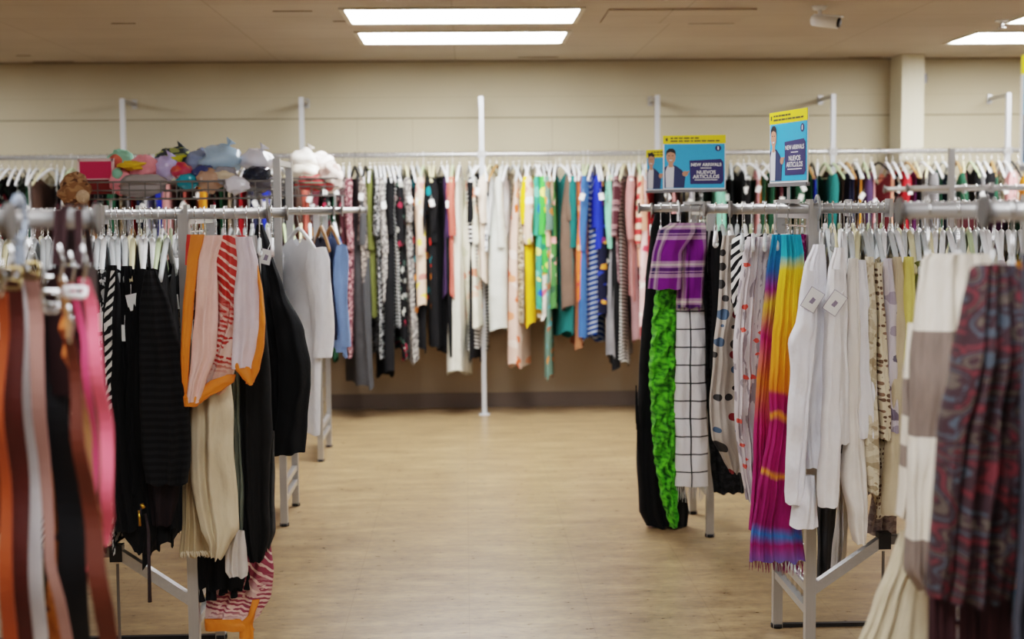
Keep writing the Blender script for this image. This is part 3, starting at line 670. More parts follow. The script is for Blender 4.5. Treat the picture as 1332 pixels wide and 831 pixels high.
# ---- right side, middle rack
scarf('polka_dot_scarf', 'taupe scarf with large multicoloured polka dots and pointed hem', 'scarf', 5.05,
      [(306, 940, 962), (330, 936, 966), (400, 934, 966), (450, 928, 962), (520, 923, 960), (570, 925, 970), (595, 938, 976), (614, 950, 962)], fab('dots', (176,166,156), (52,50,50), (120,30,36), (70,92,116), s=1.0), folds=2, amp=.012, depth=.07, seed=14,
      extra=[('back_layer', 5.12, [(306, 955, 978), (360, 950, 980), (440, 948, 975), (520, 945, 970)], fab('dots', (176,166,156), (52,50,50), (120,30,36), (70,92,116), s=1.0), dict(folds=2, seed=15))])
scarf('zebra_top', 'black and white zebra striped top between polka dot and floral scarves', 'blouse', 5.0,
      [(304, 960, 1046), (312, 952, 1048), (340, 950, 1000), (385, 952, 985), (410, 955, 975)], fab('zebra', (20,20,22), (222,220,216)), folds=3, amp=.01, depth=.08, seed=16)
scarf('bird_print_scarf', 'crinkled grey and white scarf with small coral bird print', 'scarf', 4.66,
      [(308, 972, 1008), (330, 966, 1010), (400, 958, 1004), (470, 953, 1000), (540, 954, 996), (600, 962, 992), (650, 970, 990)], fab('birds', (206,198,200), (214,86,70), (150,140,146)), folds=5, amp=.012, depth=.08, nu=60, seed=17)
tie_r = vramp('tie_dye_right', 1.12, [(0, (20,160,190)), (.055, (30,170,190)), (.10, (226,196,30)), (.25, (230,170,20)), (.44, (222,130,16)), (.455, (170,20,90)), (.50, (160,14,96)), (.515, (230,150,30)), (.535, (160,10,92)), (.665, (156,8,96)), (.68, (224,150,40)), (.695, (150,8,96)), (.83, (140,10,96)), (.86, (50,120,190)), (.89, (150,10,100)), (.97, (60,110,180)), (1, (140,8,90))], noise=.07)
tie_l = vramp('tie_dye_left', 1.12, [(0, (20,150,190)), (.10, (40,110,180)), (.16, (140,30,120)), (.20, (196,160,30)), (.30, (170,20,100)), (.42, (206,120,30)), (.55, (170,20,96)), (.70, (150,8,96)), (1, (150,8,100))], noise=.12)
scarf('tie_dye_scarf', 'long tie-dye scarf of turquoise, yellow, orange and magenta with fringe', 'scarf', 4.50,
      [(305, 1017, 1042), (330, 1016, 1046), (400, 1008, 1047), (480, 1002, 1043), (540, 1000, 1040), (640, 985, 1040), (700, 976, 1044), (728, 974, 1046)], tie_r, folds=4, amp=.011, depth=.07, nu=50, nv=70, seed=18,
      extra=[('second_end', 4.56, [(305, 1004, 1022), (360, 996, 1020), (440, 988, 1012), (540, 982, 1004), (640, 976, 1000), (690, 974, 1000)], tie_l, dict(folds=3, amp=.01, seed=19, nu=40, nv=60))],
      fringe=[(fab('plain', (120,10,80)), dict(Y=4.50, y=726, xl=975, xr=1045, n=40, ln=.05, seed=6, y2=735))])
scarf('magenta_scarf', 'narrow magenta scarf edge beside the white blouse', 'scarf', 4.62, [(305, 1040, 1050), (360, 1042, 1052), (480, 1040, 1050), (560, 1036, 1048)], fab('speck', (150,30,110), (200,120,170), (90,30,110)), folds=2, seed=20, depth=.03)
# white blouses at the post
wm = fab('plain', (244,244,250), rough=.8, bump=.9)
def cloth_tag(name, x, y, Y, rot, o, size=1.0):
    c = at(x, y, Y); L = o.location; w, h = .046*size, .066*size; cs, sn = math.cos(rot), math.sin(rot)
    q = MB()
    def P(a, b, dy): return (c.x+a*cs-b*sn-L[0], Y+dy-L[1], c.z+a*sn+b*cs-L[2])
    q.cur = 1; q.poly([P(-w/2-.0015, -h/2-.0015, 0), P(w/2+.0015, -h/2-.0015, 0), P(w/2+.0015, h/2+.0015, 0), P(-w/2-.0015, h/2+.0015, 0)])
    q.cur = 0; q.poly([P(-w/2, -h/2, -.001), P(w/2, -h/2, -.001), P(w/2, h/2, -.001), P(-w/2, h/2, -.001)])
    q.cur = 1; q.poly([P(-.007, -.012, -.002), P(.006, -.012, -.002), P(.008, .006, -.002), P(-.004, .008, -.002)])
    q.cur = 2; q.tube([P(0, h/2-.004, 0), P(.004, h/2+.03, .01)], .001, 4)
    return q.build(name, [paper, plastic('tag_ink', (140,130,150), .8), white_pl], o)
o = scarf('white_blouse', 'bright white blouse with price tag nearest the middle right end post', 'blouse', 4.44,
      [(318, 1058, 1072), (345, 1046, 1074), (400, 1038, 1076), (480, 1034, 1078), (560, 1036, 1080), (606, 1040, 1082)], wm, folds=2, amp=.010, depth=.10, seed=21, nv=50,
      extra=[('sleeve', 4.37, [(352, 1046, 1064), (420, 1036, 1062), (445, 1026, 1060), (480, 1027, 1056), (560, 1024, 1050), (640, 1020, 1046), (654, 1022, 1040)], wm, dict(folds=1.5, amp=.006, depth=.08, seed=22)),
             ('cuff', 4.38, [(618, 1036, 1060), (660, 1030, 1062), (684, 1026, 1064)], wm, dict(folds=2, amp=.004, depth=.08, seed=23))])
cloth_tag('price_tag', 1057, 390, 4.33, -.55, o)
o = scarf('linen_blouse', 'second white linen blouse with price tag, right of the first tagged one', 'blouse', 4.37,
      [(322, 1086, 1098), (350, 1078, 1100), (430, 1072, 1100), (500, 1070, 1102), (575, 1068, 1102)], fab('plain', (240,238,238)), folds=2, amp=.008, depth=.10, seed=24,
      extra=[('sleeve', 4.33, [(350, 1080, 1094), (450, 1076, 1094), (560, 1068, 1092), (640, 1062, 1090), (658, 1063, 1088)], fab('plain', (240,238,238)), dict(folds=1.5, amp=.005, depth=.07, seed=25))])
cloth_tag('price_tag', 1086, 394, 4.29, -.6, o)
for i, (nm, desc, rows, key, sd) in enumerate([
    ('gauze_blouse', 'off-white gauze blouse with gathered long sleeve end', [(336, 1104, 1116), (400, 1100, 1118), (480, 1097, 1118), (560, 1096, 1124), (620, 1094, 1127), (680, 1104, 1127), (704, 1112, 1124)], 'offw', 31),
    ('tank_top', 'plain white top hanging short among cream blouses', [(338, 1116, 1126), (420, 1114, 1132), (500, 1114, 1140), (568, 1116, 1144)], 'wht', 32),
    ('lace_blouse', 'cream lace blouse with a ruffled sleeve', [(334, 1126, 1136), (420, 1124, 1138), (520, 1124, 1140), (600, 1126, 1142), (640, 1130, 1142)], 'lace', 33),
    ('dotted_blouse', 'cream blouse with dark dots down its edge', [(342, 1138, 1146), (420, 1138, 1150), (500, 1140, 1156), (570, 1144, 1158)], 'dotcr', 34),
    ('floral_blouse', 'grey and lavender floral blouse among the cream ones', [(336, 1150, 1160), (400, 1148, 1164), (480, 1150, 1166), (560, 1154, 1166)], 'lavfl', 35),
    ('beige_dress', 'long beige dress with wide sleeve just left of the striped scarf', [(334, 1162, 1172), (400, 1158, 1180), (500, 1154, 1184), (580, 1150, 1184), (650, 1146, 1182), (668, 1147, 1180)], 'bei', 36),
    ('yellow_blouse', 'pale yellow blouse left of the striped scarf', [(334, 1176, 1188), (400, 1172, 1190), (520, 1172, 1192), (600, 1170, 1190)], 'pyel', 37)]):
    scarf(nm, desc, 'dress' if 'dress' in nm else 'blouse', 4.385-.0*i, rows, FAB[key][0], folds=1.6, amp=.006, depth=.08, seed=sd)
scarf('patterned_skirt', 'short grey patterned skirt low on the rack behind the beige dress', 'skirt', 4.95, [(600, 1140, 1164), (640, 1134, 1166), (694, 1126, 1166)], fab('speck', (176,166,170), (150,140,146), (200,190,192)), folds=3, seed=38)
scarf('white_scarf', 'thin sheer white scarf trailing below the white blouses', 'scarf', 4.75, [(590, 1086, 1100), (660, 1088, 1104), (720, 1082, 1100), (748, 1080, 1090)], fab('plain', (196,190,184)), folds=2, seed=39, depth=.03)
scarf('dark_trousers', 'dark green-black trousers hanging behind the end post', 'trousers', 4.9, [(560, 1062, 1092), (680, 1062, 1086), (752, 1062, 1082)], FAB['char'][0], folds=2, seed=40)
# ---- right side, front rack
wool = vramp('wool_bands', 1.0, [(0, (226,218,204)), (.145, (132,116,106)), (.355, (226,218,204)), (.555, (134,118,108)), (.75, (226,218,204)), (.925, (128,112,100)), (1, (128,112,100))], noise=.0, interp='CONSTANT')
scarf('striped_scarf', 'cream and taupe block-striped wool scarf on the front right rack', 'scarf', 2.74,
      [(330, 1206, 1286), (336, 1198, 1290), (400, 1190, 1289), (470, 1184, 1284), (560, 1182, 1266), (640, 1180, 1240), (740, 1178, 1225), (765, 1195, 1225)], wool, folds=4, amp=.010, depth=.08, nu=60, nv=60, seed=41,
      extra=[('second_end', 2.82, [(420, 1180, 1200), (520, 1174, 1196), (620, 1170, 1192), (672, 1167, 1188)], vramp('wool_bands_2', .37, [(0, (226,218,204)), (.3, (140,124,114)), (.5, (226,218,204)), (.66, (140,124,114)), (.78, (226,218,204))], noise=0, interp='CONSTANT'), dict(folds=1.5, seed=42, depth=.05))])
gz = fab('wool', (214,202,176), (176,162,134))
scarf('gauze_scarf', 'cream gauze scarf flaring out below the striped wool scarf', 'scarf', 2.86,
      [(690, 1170, 1212), (730, 1158, 1220), (780, 1138, 1225), (850, 1110, 1230), (900, 1100, 1230)], gz, folds=5, amp=.008, depth=.06, nu=50, seed=43)
pais = fab('paisley', (50,28,34), (98,34,42), (84,74,66), (66,74,84), s=1.25)
scarf('paisley_scarf', 'dark red paisley scarf with long fringe at the right edge', 'scarf', 2.28,
      [(344, 1270, 1322), (352, 1262, 1330), (400, 1252, 1334), (480, 1238, 1334), (560, 1225, 1332), (650, 1216, 1326), (776, 1210, 1312)], pais, folds=4, amp=.016, depth=.10, nu=60, nv=60, seed=44,
      fringe=[(fab('plain', (52,20,26)), dict(Y=2.28, y=776, xl=1211, xr=1311, n=90, ln=.22, seed=6, rad=.0034))])
scarf('mustard_scarf', 'sliver of mustard scarf at the right edge beside paisley', 'scarf', 2.42, [(340, 1318, 1345), (420, 1322, 1350), (620, 1312, 1345), (760, 1306, 1340)], FAB['must'][0], folds=3, seed=45)
scarf('slate_scarf', 'dark slate scarf cut off by the right edge of the photo', 'scarf', 2.20, [(330, 1328, 1380), (420, 1330, 1390), (600, 1326, 1390), (840, 1318, 1390)], fab('plain', (58,60,70)), folds=4, amp=.012, seed=46)
scarf('turquoise_scarf', 'turquoise cloth low at the right edge behind paisley fringe', 'scarf', 2.5, [(700, 1302, 1340), (760, 1298, 1340), (850, 1294, 1345)], fab('plain', (16,110,130)), folds=4, seed=47)

# ---- left side, middle rack
def strokes(name, pale_, red, L):
    k = N(name); uv = k.n('UVMap'); uv.uv_map = 'UVMap'; U = uv.outputs[0]; v = k.n('SeparateXYZ', {0: U}).outputs[1]
    w1 = k.n('TexWave', {'Vector': k.n('Mapping', {'Vector': U, 'Rotation': (0, 0, .9)}).outputs[0], 'Scale': 13.0, 'Distortion': 2.5, 'Detail': 3.0, 'Detail Scale': 2.0})
    w2 = k.n('TexWave', {'Vector': k.n('Mapping', {'Vector': U, 'Rotation': (0, 0, 1.35)}).outputs[0], 'Scale': 22.0, 'Distortion': 3.0, 'Detail': 3.0, 'Detail Scale': 3.0})
    nz = k.n('TexNoise', {'Vector': U, 'Scale': 22.0, 'Detail': 3.0})
    up = k.mix(k.math('GREATER_THAN', w1.outputs[1], .80), red, pale_)
    lo = k.mix(k.math('MULTIPLY', k.math('GREATER_THAN', w2.outputs[1], .45), k.math('GREATER_THAN', nz.outputs[0], .44)), pale_, red)
    f = k.ramp(k.math('ADD', k.math('DIVIDE', v, L), k.math('MULTIPLY', nz.outputs[0], .15)), [(.45, (0,0,0,1)), (.72, (1,1,1,1))])
    g = k.ramp(k.math('DIVIDE', v, L), [(.80, (0,0,0,1)), (.9, (1,1,1,1))])
    c = k.mix(f, up, lo); c = k.mix(g, c, pale_); k.set(k.b.inputs['Base Color'], c); k.b.inputs['Roughness'].default_value = .55; return k.m
def sheer(name, body, stroke, border, wv):
    k = N(name); uv = k.n('UVMap'); uv.uv_map = 'UVMap'; U = uv.outputs[0]
    w = k.n('TexWave', {'Vector': k.n('Mapping', {'Vector': U, 'Rotation': (0, 0, wv)}).outputs[0], 'Scale': 30.0, 'Distortion': 2.2, 'Detail': 2.0, 'Detail Scale': 3.0})
    nz = k.n('TexNoise', {'Vector': U, 'Scale': 8.0, 'Detail': 2.0})
    m = k.math('MULTIPLY', k.math('GREATER_THAN', w.outputs[1], .35), k.math('GREATER_THAN', nz.outputs[0], .25))
    c = k.mix(m, lin(body), lin(stroke)); k.set(k.b.inputs['Base Color'], c); k.b.inputs['Roughness'].default_value = .55; return k.m
orange = fab('plain', (224,128,24), rough=.6); pale = fab('plain', (238,196,184), rough=.6, bump=.8); lav = fab('plain', (220,206,212), rough=.6, bump=.8)
redp = strokes('red_brush_print', lin((232,200,186)), lin((186,44,30)), .48)
E_ = dict
scarf('silk_scarf', 'pale pink silk scarf with red strokes and orange border', 'scarf', 4.38,
      [(306, 272, 322), (320, 270, 326), (370, 284, 322), (420, 282, 322), (470, 268, 308), (500, 256, 300), (512, 258, 292)], redp, folds=2.2, amp=.008, depth=.04, seed=61,
      extra=[('left_fold', 4.33, [(306, 262, 290), (340, 258, 282), (400, 254, 285), (460, 248, 282), (500, 244, 268), (522, 242, 262)], pale, E_(folds=1.6, amp=.006, depth=.04, seed=62)),
             ('orange_edge', 4.325, [(305, 248, 266), (340, 243, 258), (400, 238, 252), (460, 235, 247), (514, 235, 244)], orange, E_(folds=.8, crumple=.008, amp=.003, depth=.03, seed=63)),
             ('red_corner', 4.37, [(305, 243, 262), (320, 243, 256), (345, 243, 247)], fab('plain', (206,60,50)), E_(folds=1, amp=.002, depth=.02, seed=64)),
             ('lower_orange_edge', 4.322, [(512, 236, 262), (520, 238, 263), (528, 240, 258)], orange, E_(folds=1, amp=.002, depth=.03, seed=65)),
             ('right_fold', 4.31, [(308, 306, 328), (340, 308, 336), (400, 305, 341), (440, 304, 342), (478, 303, 336)], lav, E_(folds=1.6, amp=.006, depth=.04, seed=66)),
             ('right_orange_edge', 4.307, [(345, 332, 336), (380, 337, 342), (420, 337, 345), (450, 334, 344), (480, 326, 338), (498, 320, 330)], orange, E_(folds=.7, crumple=.008, amp=.003, depth=.035, seed=67)),
             ('hem_orange_edge', 4.300, [(468, 300, 308), (478, 304, 326), (490, 314, 331), (500, 324, 329)], orange, E_(folds=.7, crumple=.008, amp=.002, depth=.03, seed=68)),
             ('centre_orange_edge', 4.335, [(487, 295, 307), (496, 272, 305), (506, 258, 292), (516, 252, 272), (524, 250, 262)], orange, E_(folds=.7, crumple=.008, amp=.002, depth=.03, seed=69))])
crm = fab('wool', (214,198,168), (190,172,140))
scarf('cream_scarf', 'cream crinkled scarf with frayed end below the silk scarf', 'scarf', 4.44,
      [(330, 262, 300), (480, 250, 300), (560, 246, 304), (620, 246, 308), (688, 262, 312), (706, 272, 300), (724, 276, 290)], crm, folds=2.2, amp=.012, depth=.07, seed=71,
      extra=[('back_half', 4.50, [(480, 244, 270), (600, 238, 268), (700, 235, 278), (722, 234, 284)], fab('wool', (196,176,140), (160,140,106)), E_(folds=3, amp=.012, depth=.05, seed=72))],
      fringe=[(fab('plain', (226,214,190)), dict(Y=4.46, y=722, xl=236, xr=290, n=40, ln=.018, seed=3))])
scarf('sage_scarf', 'narrow sage green scarf beside the cream scarf', 'scarf', 4.52, [(330, 296, 306), (500, 298, 312), (620, 302, 316), (700, 304, 318)], fab('plain', (98,104,92)), folds=1.5, seed=73, depth=.04)
scarf('black_scarf', 'long black scarf with frayed end at the aisle side', 'scarf', 4.55,
      [(330, 318, 336), (400, 312, 345), (480, 306, 352), (560, 304, 355), (640, 310, 352), (700, 318, 350), (728, 326, 344)], fab('plain', (24,24,24)), folds=2, amp=.012, depth=.07, seed=74,
      extra=[('sheer_edge', 4.62, [(560, 334, 357), (620, 332, 358), (690, 330, 360), (712, 334, 352)], fab('plain', (62,62,60)), E_(folds=2, seed=75, depth=.03))],
      fringe=[(FAB['blk'][0], dict(Y=4.56, y=722, xl=322, xr=348, n=14, ln=.04, seed=9, rad=.003, y2=708))])
scarf('grey_blouse', 'pale grey cloth hanging short beside the black jacket collar', 'blouse', 4.58, [(306, 324, 334), (340, 326, 340), (400, 322, 340)], FAB['silv'][0], folds=1, seed=76, depth=.05)
o = scarf('black_jacket', 'black jacket with white price tag facing the aisle', 'jacket', 4.95,
      [(292, 334, 342), (320, 328, 352), (380, 332, 360), (440, 336, 372), (500, 342, 384), (560, 345, 388), (588, 350, 384)], fab('plain', (20,21,23)), folds=1.6, amp=.012, depth=.14, seed=77,
      extra=[('sleeve', 4.86, [(330, 344, 354), (380, 352, 370), (430, 358, 396), (472, 362, 405), (500, 362, 406), (540, 360, 400), (588, 356, 396)], fab('plain', (16,17,19)), E_(folds=1.2, amp=.008, depth=.10, seed=78))])
cloth_tag('price_tag', 346, 334, 4.83, -.25, o, .75)
scarf('black_fringed_shawl', 'black shawl with knotted tassels below the cream scarf', 'shawl', 4.60,
      [(640, 262, 320), (700, 256, 322), (745, 254, 320), (764, 258, 316)], fab('plain', (20,20,22)), folds=3, amp=.012, depth=.06, seed=79,
      fringe=[(FAB['blk'][0], dict(Y=4.60, y=760, xl=256, xr=326, n=10, ln=.07, seed=5, y2=748, tassel=True))])
scarf('white_sheer_scarf', 'off-white sheer scarf corner below the cream scarf', 'scarf', 4.49, [(690, 300, 318), (720, 293, 321), (742, 293, 323), (750, 298, 322)], fab('plain', (206,198,190)), folds=1.5, seed=80, depth=.03, crumple=.005)
scarf('pink_sheer_scarf', 'pale pink scarf end with orange border near the floor', 'scarf', 4.66,
      [(700, 310, 352), (740, 296, 355), (775, 270, 352), (800, 266, 338), (808, 266, 330)], strokes('pink_brush_print', lin((230,196,186)), lin((150,60,84)), .30), folds=3, amp=.010, depth=.05, seed=81,
      extra=[('orange_edge', 4.63, [(805, 266, 312), (812, 267, 326), (819, 268, 330)], orange, E_(folds=1, amp=.003, depth=.03, seed=82)),
             ('side_orange_edge', 4.62, [(780, 328, 338), (800, 322, 333), (812, 310, 330), (830, 310, 330)], orange, E_(folds=1, amp=.003, depth=.03, seed=83))])
# striped-edge black blouse & black group in front at near rail end
scarf('striped_black_cardigan', 'black cardigan with white dashed stripes right of the belts', 'cardigan', 4.36,
      [(345, 140, 152), (380, 136, 156), (440, 134, 158), (520, 134, 162), (600, 140, 168), (690, 150, 176)], fab('hstripe', (14,14,16), (15,15,17)), folds=1.6, amp=.006, depth=.08, seed=91,
      extra=[('striped_edge', 4.315, [(352, 144, 150), (420, 136, 145), (480, 137, 146), (550, 139, 146), (572, 142, 146)], fab('zebra', (14,14,16), (210,208,204), s=1.3), E_(folds=.5, amp=.001, depth=.01, seed=92))])
for i, (nm, desc, rows, m, sd) in enumerate([
    ('black_blouse', 'plain black blouse right of the striped cardigan', [(346, 158, 172), (400, 156, 182), (500, 158, 192), (600, 160, 196), (640, 162, 194)], black, 93),
    ('ribbed_black_sweater', 'ribbed black sweater with wide sleeve beside the silk scarf', [(352, 188, 204), (400, 182, 222), (460, 182, 236), (540, 184, 246), (600, 186, 249), (628, 190, 245)], fab('hstripe', (12,12,14), (24,24,26), s=2.2), 94),
    ('brown_black_dress', 'dark brown-black dress hem showing under the black sweater', [(560, 196, 232), (640, 192, 234), (660, 196, 232), (680, 200, 228)], fab('plain', (34,24,26)), 95),
    ('black_dress', 'long black dress reaching lowest in the black group', [(350, 172, 190), (450, 168, 196), (600, 158, 200), (690, 158, 206), (716, 176, 198)], fab('plain', (14,14,15)), 96)]):
    scarf(nm, desc, nm.split('_')[-1], 4.42 if i != 1 else 4.34, rows, m, folds=2, amp=.010, depth=.10, seed=sd)
# thin cord with gold clasp hanging from the black dress
t = empty('cord_belt', at(186, 655, 4.3), 'thin dark beaded cord with gold clasp hanging from the black clothes', 'belt')
L0 = t.location
q = MB(); q.tube([at(184, 657, 4.3)-L0, at(182, 672, 4.3)-L0, at(189, 668, 4.3)-L0, at(193, 690, 4.3)-L0, at(194, 735, 4.3)-L0, at(195, 783, 4.3)-L0], [.003,.003,.003,.005,.005,.006], 8); q.build('cord', fab('plain', (50,40,44)), t, True)
q = MB(); q.tube([at(184, 655, 4.3)-L0, at(187, 661, 4.3)-L0], .006, 8); q.tube([at(181, 664, 4.3)-L0, at(182, 684, 4.3)-L0], .004, 6); q.build('clasp', plastic('gold', (190,150,60), .3, 1), t, True)

# ------------------------------------------------------------------ belts on the front left rack
def belt(label, Y, path, mat, buckle=None, hole=True, name='belt', back=None):
    c = at(path[0][0], path[0][1], Y); t = empty(name, c, label, 'belt', None)
    def strip(path, Y, nm):
        q = MB(); P = []; UV = []; n = 28
        ys = [p[1] for p in path]
        for i in range(n+1):
            y = ys[0]+(ys[-1]-ys[0])*i/n
            for a, b in zip(path, path[1:]):
                if y <= b[1]+1e-6: u = (y-a[1])/(b[1]-a[1]); u = u*u*(3-2*u)*.5+u*.5; x = a[0]+(b[0]-a[0])*u; w = a[2]+(b[2]-a[2])*u; break
            A = at(x-w/2, y, Y)-c; B = at(x+w/2, y, Y)-c; dz = .012*math.sin(i*.5)
            row = [(A.x, A.y+dz, A.z), (B.x, B.y+dz, B.z), (B.x, B.y+.004+dz, B.z), (A.x, A.y+.004+dz, A.z)]
            P.append(row); UV.append([(0, -A.z), (.03, -A.z), (.03, -A.z), (0, -A.z), (0, -A.z)])
        q.grid(P, UV, closed=True); q.build(nm, mat, t)
    strip(path, Y, 'strap')
    if back: strip(back, Y+.05, 'strap')
    if buckle:
        bx, by, bw, bh, bm = buckle; q = MB(); o = at(bx, by, Y-.012)-c; w, h = bw*Y/F/2, bh*Y/F/2
        pts = [(o.x+w*math.cos(a)*1.0, o.y, o.z+h*math.sin(a)) for a in [2*PI*i/16 for i in range(17)]]
        pts = [(o.x+w*max(-1, min(1, 1.35*math.cos(a))), o.y+.004*math.sin(2*a), o.z+h*max(-1, min(1, 1.35*math.sin(a)))) for a in [2*PI*i/20 for i in range(21)]]
        q.tube(pts, .0032, 6); q.tube([(o.x-w, o.y-.004, o.z), (o.x+w*.9, o.y-.005, o.z-.004)], .002, 6); q.build('buckle', bm, t, True)
    q = MB(); s = at(path[0][0], path[0][1]-2, Y)-c
    q.tube([(s.x, s.y, s.z-.01), (s.x+.004, s.y+.01, s.z+.02), (s.x, s.y, s.z+.05)], .003, 6); q.build('hanging_ring', chrome, t, True)
    return t
def leath(name, c, r=.45): 
    return fab('plain', c, rough=r, bump=.1)
brass = plastic('antique_brass', (150,130,90), .35, 1)
belt('dark brown leather belt at the far left edge', 2.35, [(14, 360, 26), (16, 480, 28), (20, 620, 30), (24, 760, 30), (26, 850, 30)], leath('l', (70,22,14)), (14, 362, 26, 26, brass))
belt('orange-brown leather belt low at the left edge', 2.28, [(2, 380, 14), (0, 520, 12), (4, 640, 14), (10, 760, 18), (10, 850, 20)], leath('l', (150,66,24)))
belt('white leather belt hanging straight among the brown ones', 2.42, [(24, 350, 14), (30, 430, 14), (38, 560, 17), (42, 640, 19), (46, 740, 22), (48, 850, 24)], leath('l', (206,200,200)), (24, 350, 16, 18, chrome))
belt('taupe pink leather belt with punched holes', 2.38, [(38, 352, 18), (44, 420, 19), (52, 520, 18), (56, 620, 15), (66, 720, 13), (80, 790, 14), (86, 850, 14)], leath('l', (164,122,112)), (40, 352, 20, 20, brass))
belt('mottled orange brown belt behind the taupe one', 2.48, [(62, 560, 16), (66, 640, 20), (72, 720, 20), (74, 850, 22)], fab('speck', (170,96,24), (190,110,30), (90,40,16), s=.5, rough=.5))
belt('wide black leather belt in the middle of the belts', 2.44, [(64, 400, 20), (72, 520, 30), (86, 620, 38), (96, 720, 40), (98, 850, 34)], leath('l', (22,22,24)), (68, 380, 30, 40, chrome))
belt('black leather belt left of the wide black one', 2.52, [(54, 380, 14), (58, 500, 16), (64, 640, 16), (70, 850, 16)], leath('l', (28,18,16)))
belt('thin tan edged brown belt curving to the right', 2.30, [(78, 360, 8), (90, 440, 9), (104, 520, 10), (114, 580, 9), (122, 640, 8), (134, 700, 7)], leath('l', (150,104,62)), (66, 392, 20, 28, chrome))
belt('dark red-brown leather belt crossing in front of the pink belt', 2.22, [(90, 440, 14), (100, 540, 16), (112, 640, 20), (124, 720, 24), (136, 790, 26), (140, 850, 24)], leath('l', (84,34,18)))
belt('orange brown leather belt with short end', 2.36, [(84, 400, 12), (86, 440, 13), (90, 480, 8)], leath('l', (176,96,40)))
belt('magenta thin belt beside the bright pink belt', 2.40, [(92, 368, 8), (98, 400, 9), (110, 450, 9), (117, 520, 9), (122, 620, 10), (118, 710, 9), (112, 745, 6)], leath('l', (190,66,100)))
belt('grey brown belt behind the bright pink belt', 2.44, [(100, 380, 10), (112, 440, 12), (120, 520, 12), (126, 620, 12), (132, 700, 10)], leath('l', (110,72,60)))
belt('bright pink leather belt with looped end', 2.26, [(108, 362, 14), (118, 410, 16), (128, 480, 17), (136, 560, 17), (141, 620, 16), (141, 670, 15), (136, 712, 7)], leath('l', (230,100,120)), (98, 380, 26, 12, white_pl))
belt('white and silver belt end near the left edge', 2.55, [(20, 400, 6), (24, 540, 6), (23, 660, 5)], leath('l', (190,190,194)))
belt('black studded belt under the tan edged belt', 2.50, [(96, 410, 12), (96, 520, 14), (98, 600, 16), (110, 660, 16)], fab('speck', (20,18,18), (24,22,22), (150,140,130), s=.9))
# purse straps looped over the rail
t = empty('handbag', at(95, 330, 2.47), 'dark brown bag straps looped over the front left rail', 'bag')
L0 = t.location; q = MB()
for dx in (0, 7, 26):
    a = at(80+dx, 268, 2.44)-L0; b = at(76+dx*1.2, 345, 2.44)-L0; c2 = at(80+dx, 268, 2.50)-L0
    q.bar((a.x, a.y-.02, a.z-.005), (b.x, b.y-.02, b.z), .012, .004); q.bar((a.x, a.y-.02, a.z), (c2.x, c2.y+.015, c2.z), .012, .004); q.bar((c2.x, c2.y+.015, c2.z), (b.x, b.y+.06, b.z), .012, .004)
q.build('strap', leath('l', (52,30,34)), t)
q = MB(); a = at(66, 345, 2.47)-L0; b = at(116, 345, 2.47)-L0; k = .22
for i in range(12):
    u0, u1 = i/12, (i+1)/12
    q.box((a.x+(b.x-a.x)*u0, -.03-.02*math.sin(PI*u0), a.z-k), (a.x+(b.x-a.x)*u1, .05, a.z-.01*abs(u0-.5)))
q.build('pouch', leath('l', (44,26,28)), t)
# hangers on the front left rail
for i in range(9):
    x = -.92-.045*i; wh = '%s past the end post on the front left rail' % ORD[i+1]
    hanger(WH[i], (x, 2.47, 1.535), .1*(-1)**i, wh, 'hangers on the front left rail')
    garment('dress', 'dress', (x, 2.47, 1.535), FAB[['blk','mar','brn'][i % 3]][1]+' dress', wh, FAB[['blk','mar','brn'][i % 3]][0], .9, seed=900+i, rz=.1*(-1)**i)
# hangers that carry the scarves and hand-placed clothes
for rk, i, x, lab in [('LA', 0, -.62, 'black jacket with the white price tag'), ('LA', 0, -.66, 'long black scarf'), ('LA', 0, -.70, 'sage green scarf'), ('LA', 0, -.735, 'silk scarf'), ('LA', 0, -.77, 'pale grey cloth'), ('LA', 0, -.80, 'cream crinkled scarf'), ('LA', 0, -.835, 'black tasselled shawl'), ('LA', 0, -.865, 'pale pink scarf near the floor'),
                      ('LA', 0, -.925, 'ribbed black sweater'), ('RA', 0, .90, 'bird print scarf'), ('RA', 0, .935, 'crinkled scarf side of the bird print'), ('RA', 0, .975, 'narrow end of the tie-dye scarf'), ('RA', 0, 1.01, 'wide end of the tie-dye scarf'), ('RA', 0, 1.05, 'magenta scarf edge'),
                      ('RA', 0, 1.16, 'white blouse with the first price tag'), ('RA', 0, 1.195, 'linen blouse with the second price tag'), ('RA', 1, .90, 'polka dot scarf'), ('RA', 1, .95, 'zebra striped top'),
                      ('RB', 0, .90, 'purple plaid scarf'), ('RB', 0, .945, 'green ruffled scarf'), ('RB', 0, .99, 'windowpane scarf'), ('RB', 0, 1.04, 'black lace dress'), ('RB', 0, 1.08, 'post side of the lace dress'), ('RB', 1, .92, 'long black shawl'),
                      ('RC', 1, .92, 'block striped wool scarf'), ('RC', 1, .98, 'cream gauze scarf'), ('RC', 0, .91, 'dark red paisley scarf'), ('RC', 0, .97, 'mustard scarf'), ('RC', 0, 1.03, 'slate scarf'), ('RC', 1, 1.05, 'turquoise cloth')]:
    Y = RY[rk][i]; hanger('white plastic' if len(lab) % 2 else 'clear plastic', (x, Y, 1.535), -math.atan2(x, Y)+.05*((len(lab) % 5)-2), 'carrying the '+lab, 'hangers carrying scarves at the aisle ends', True)
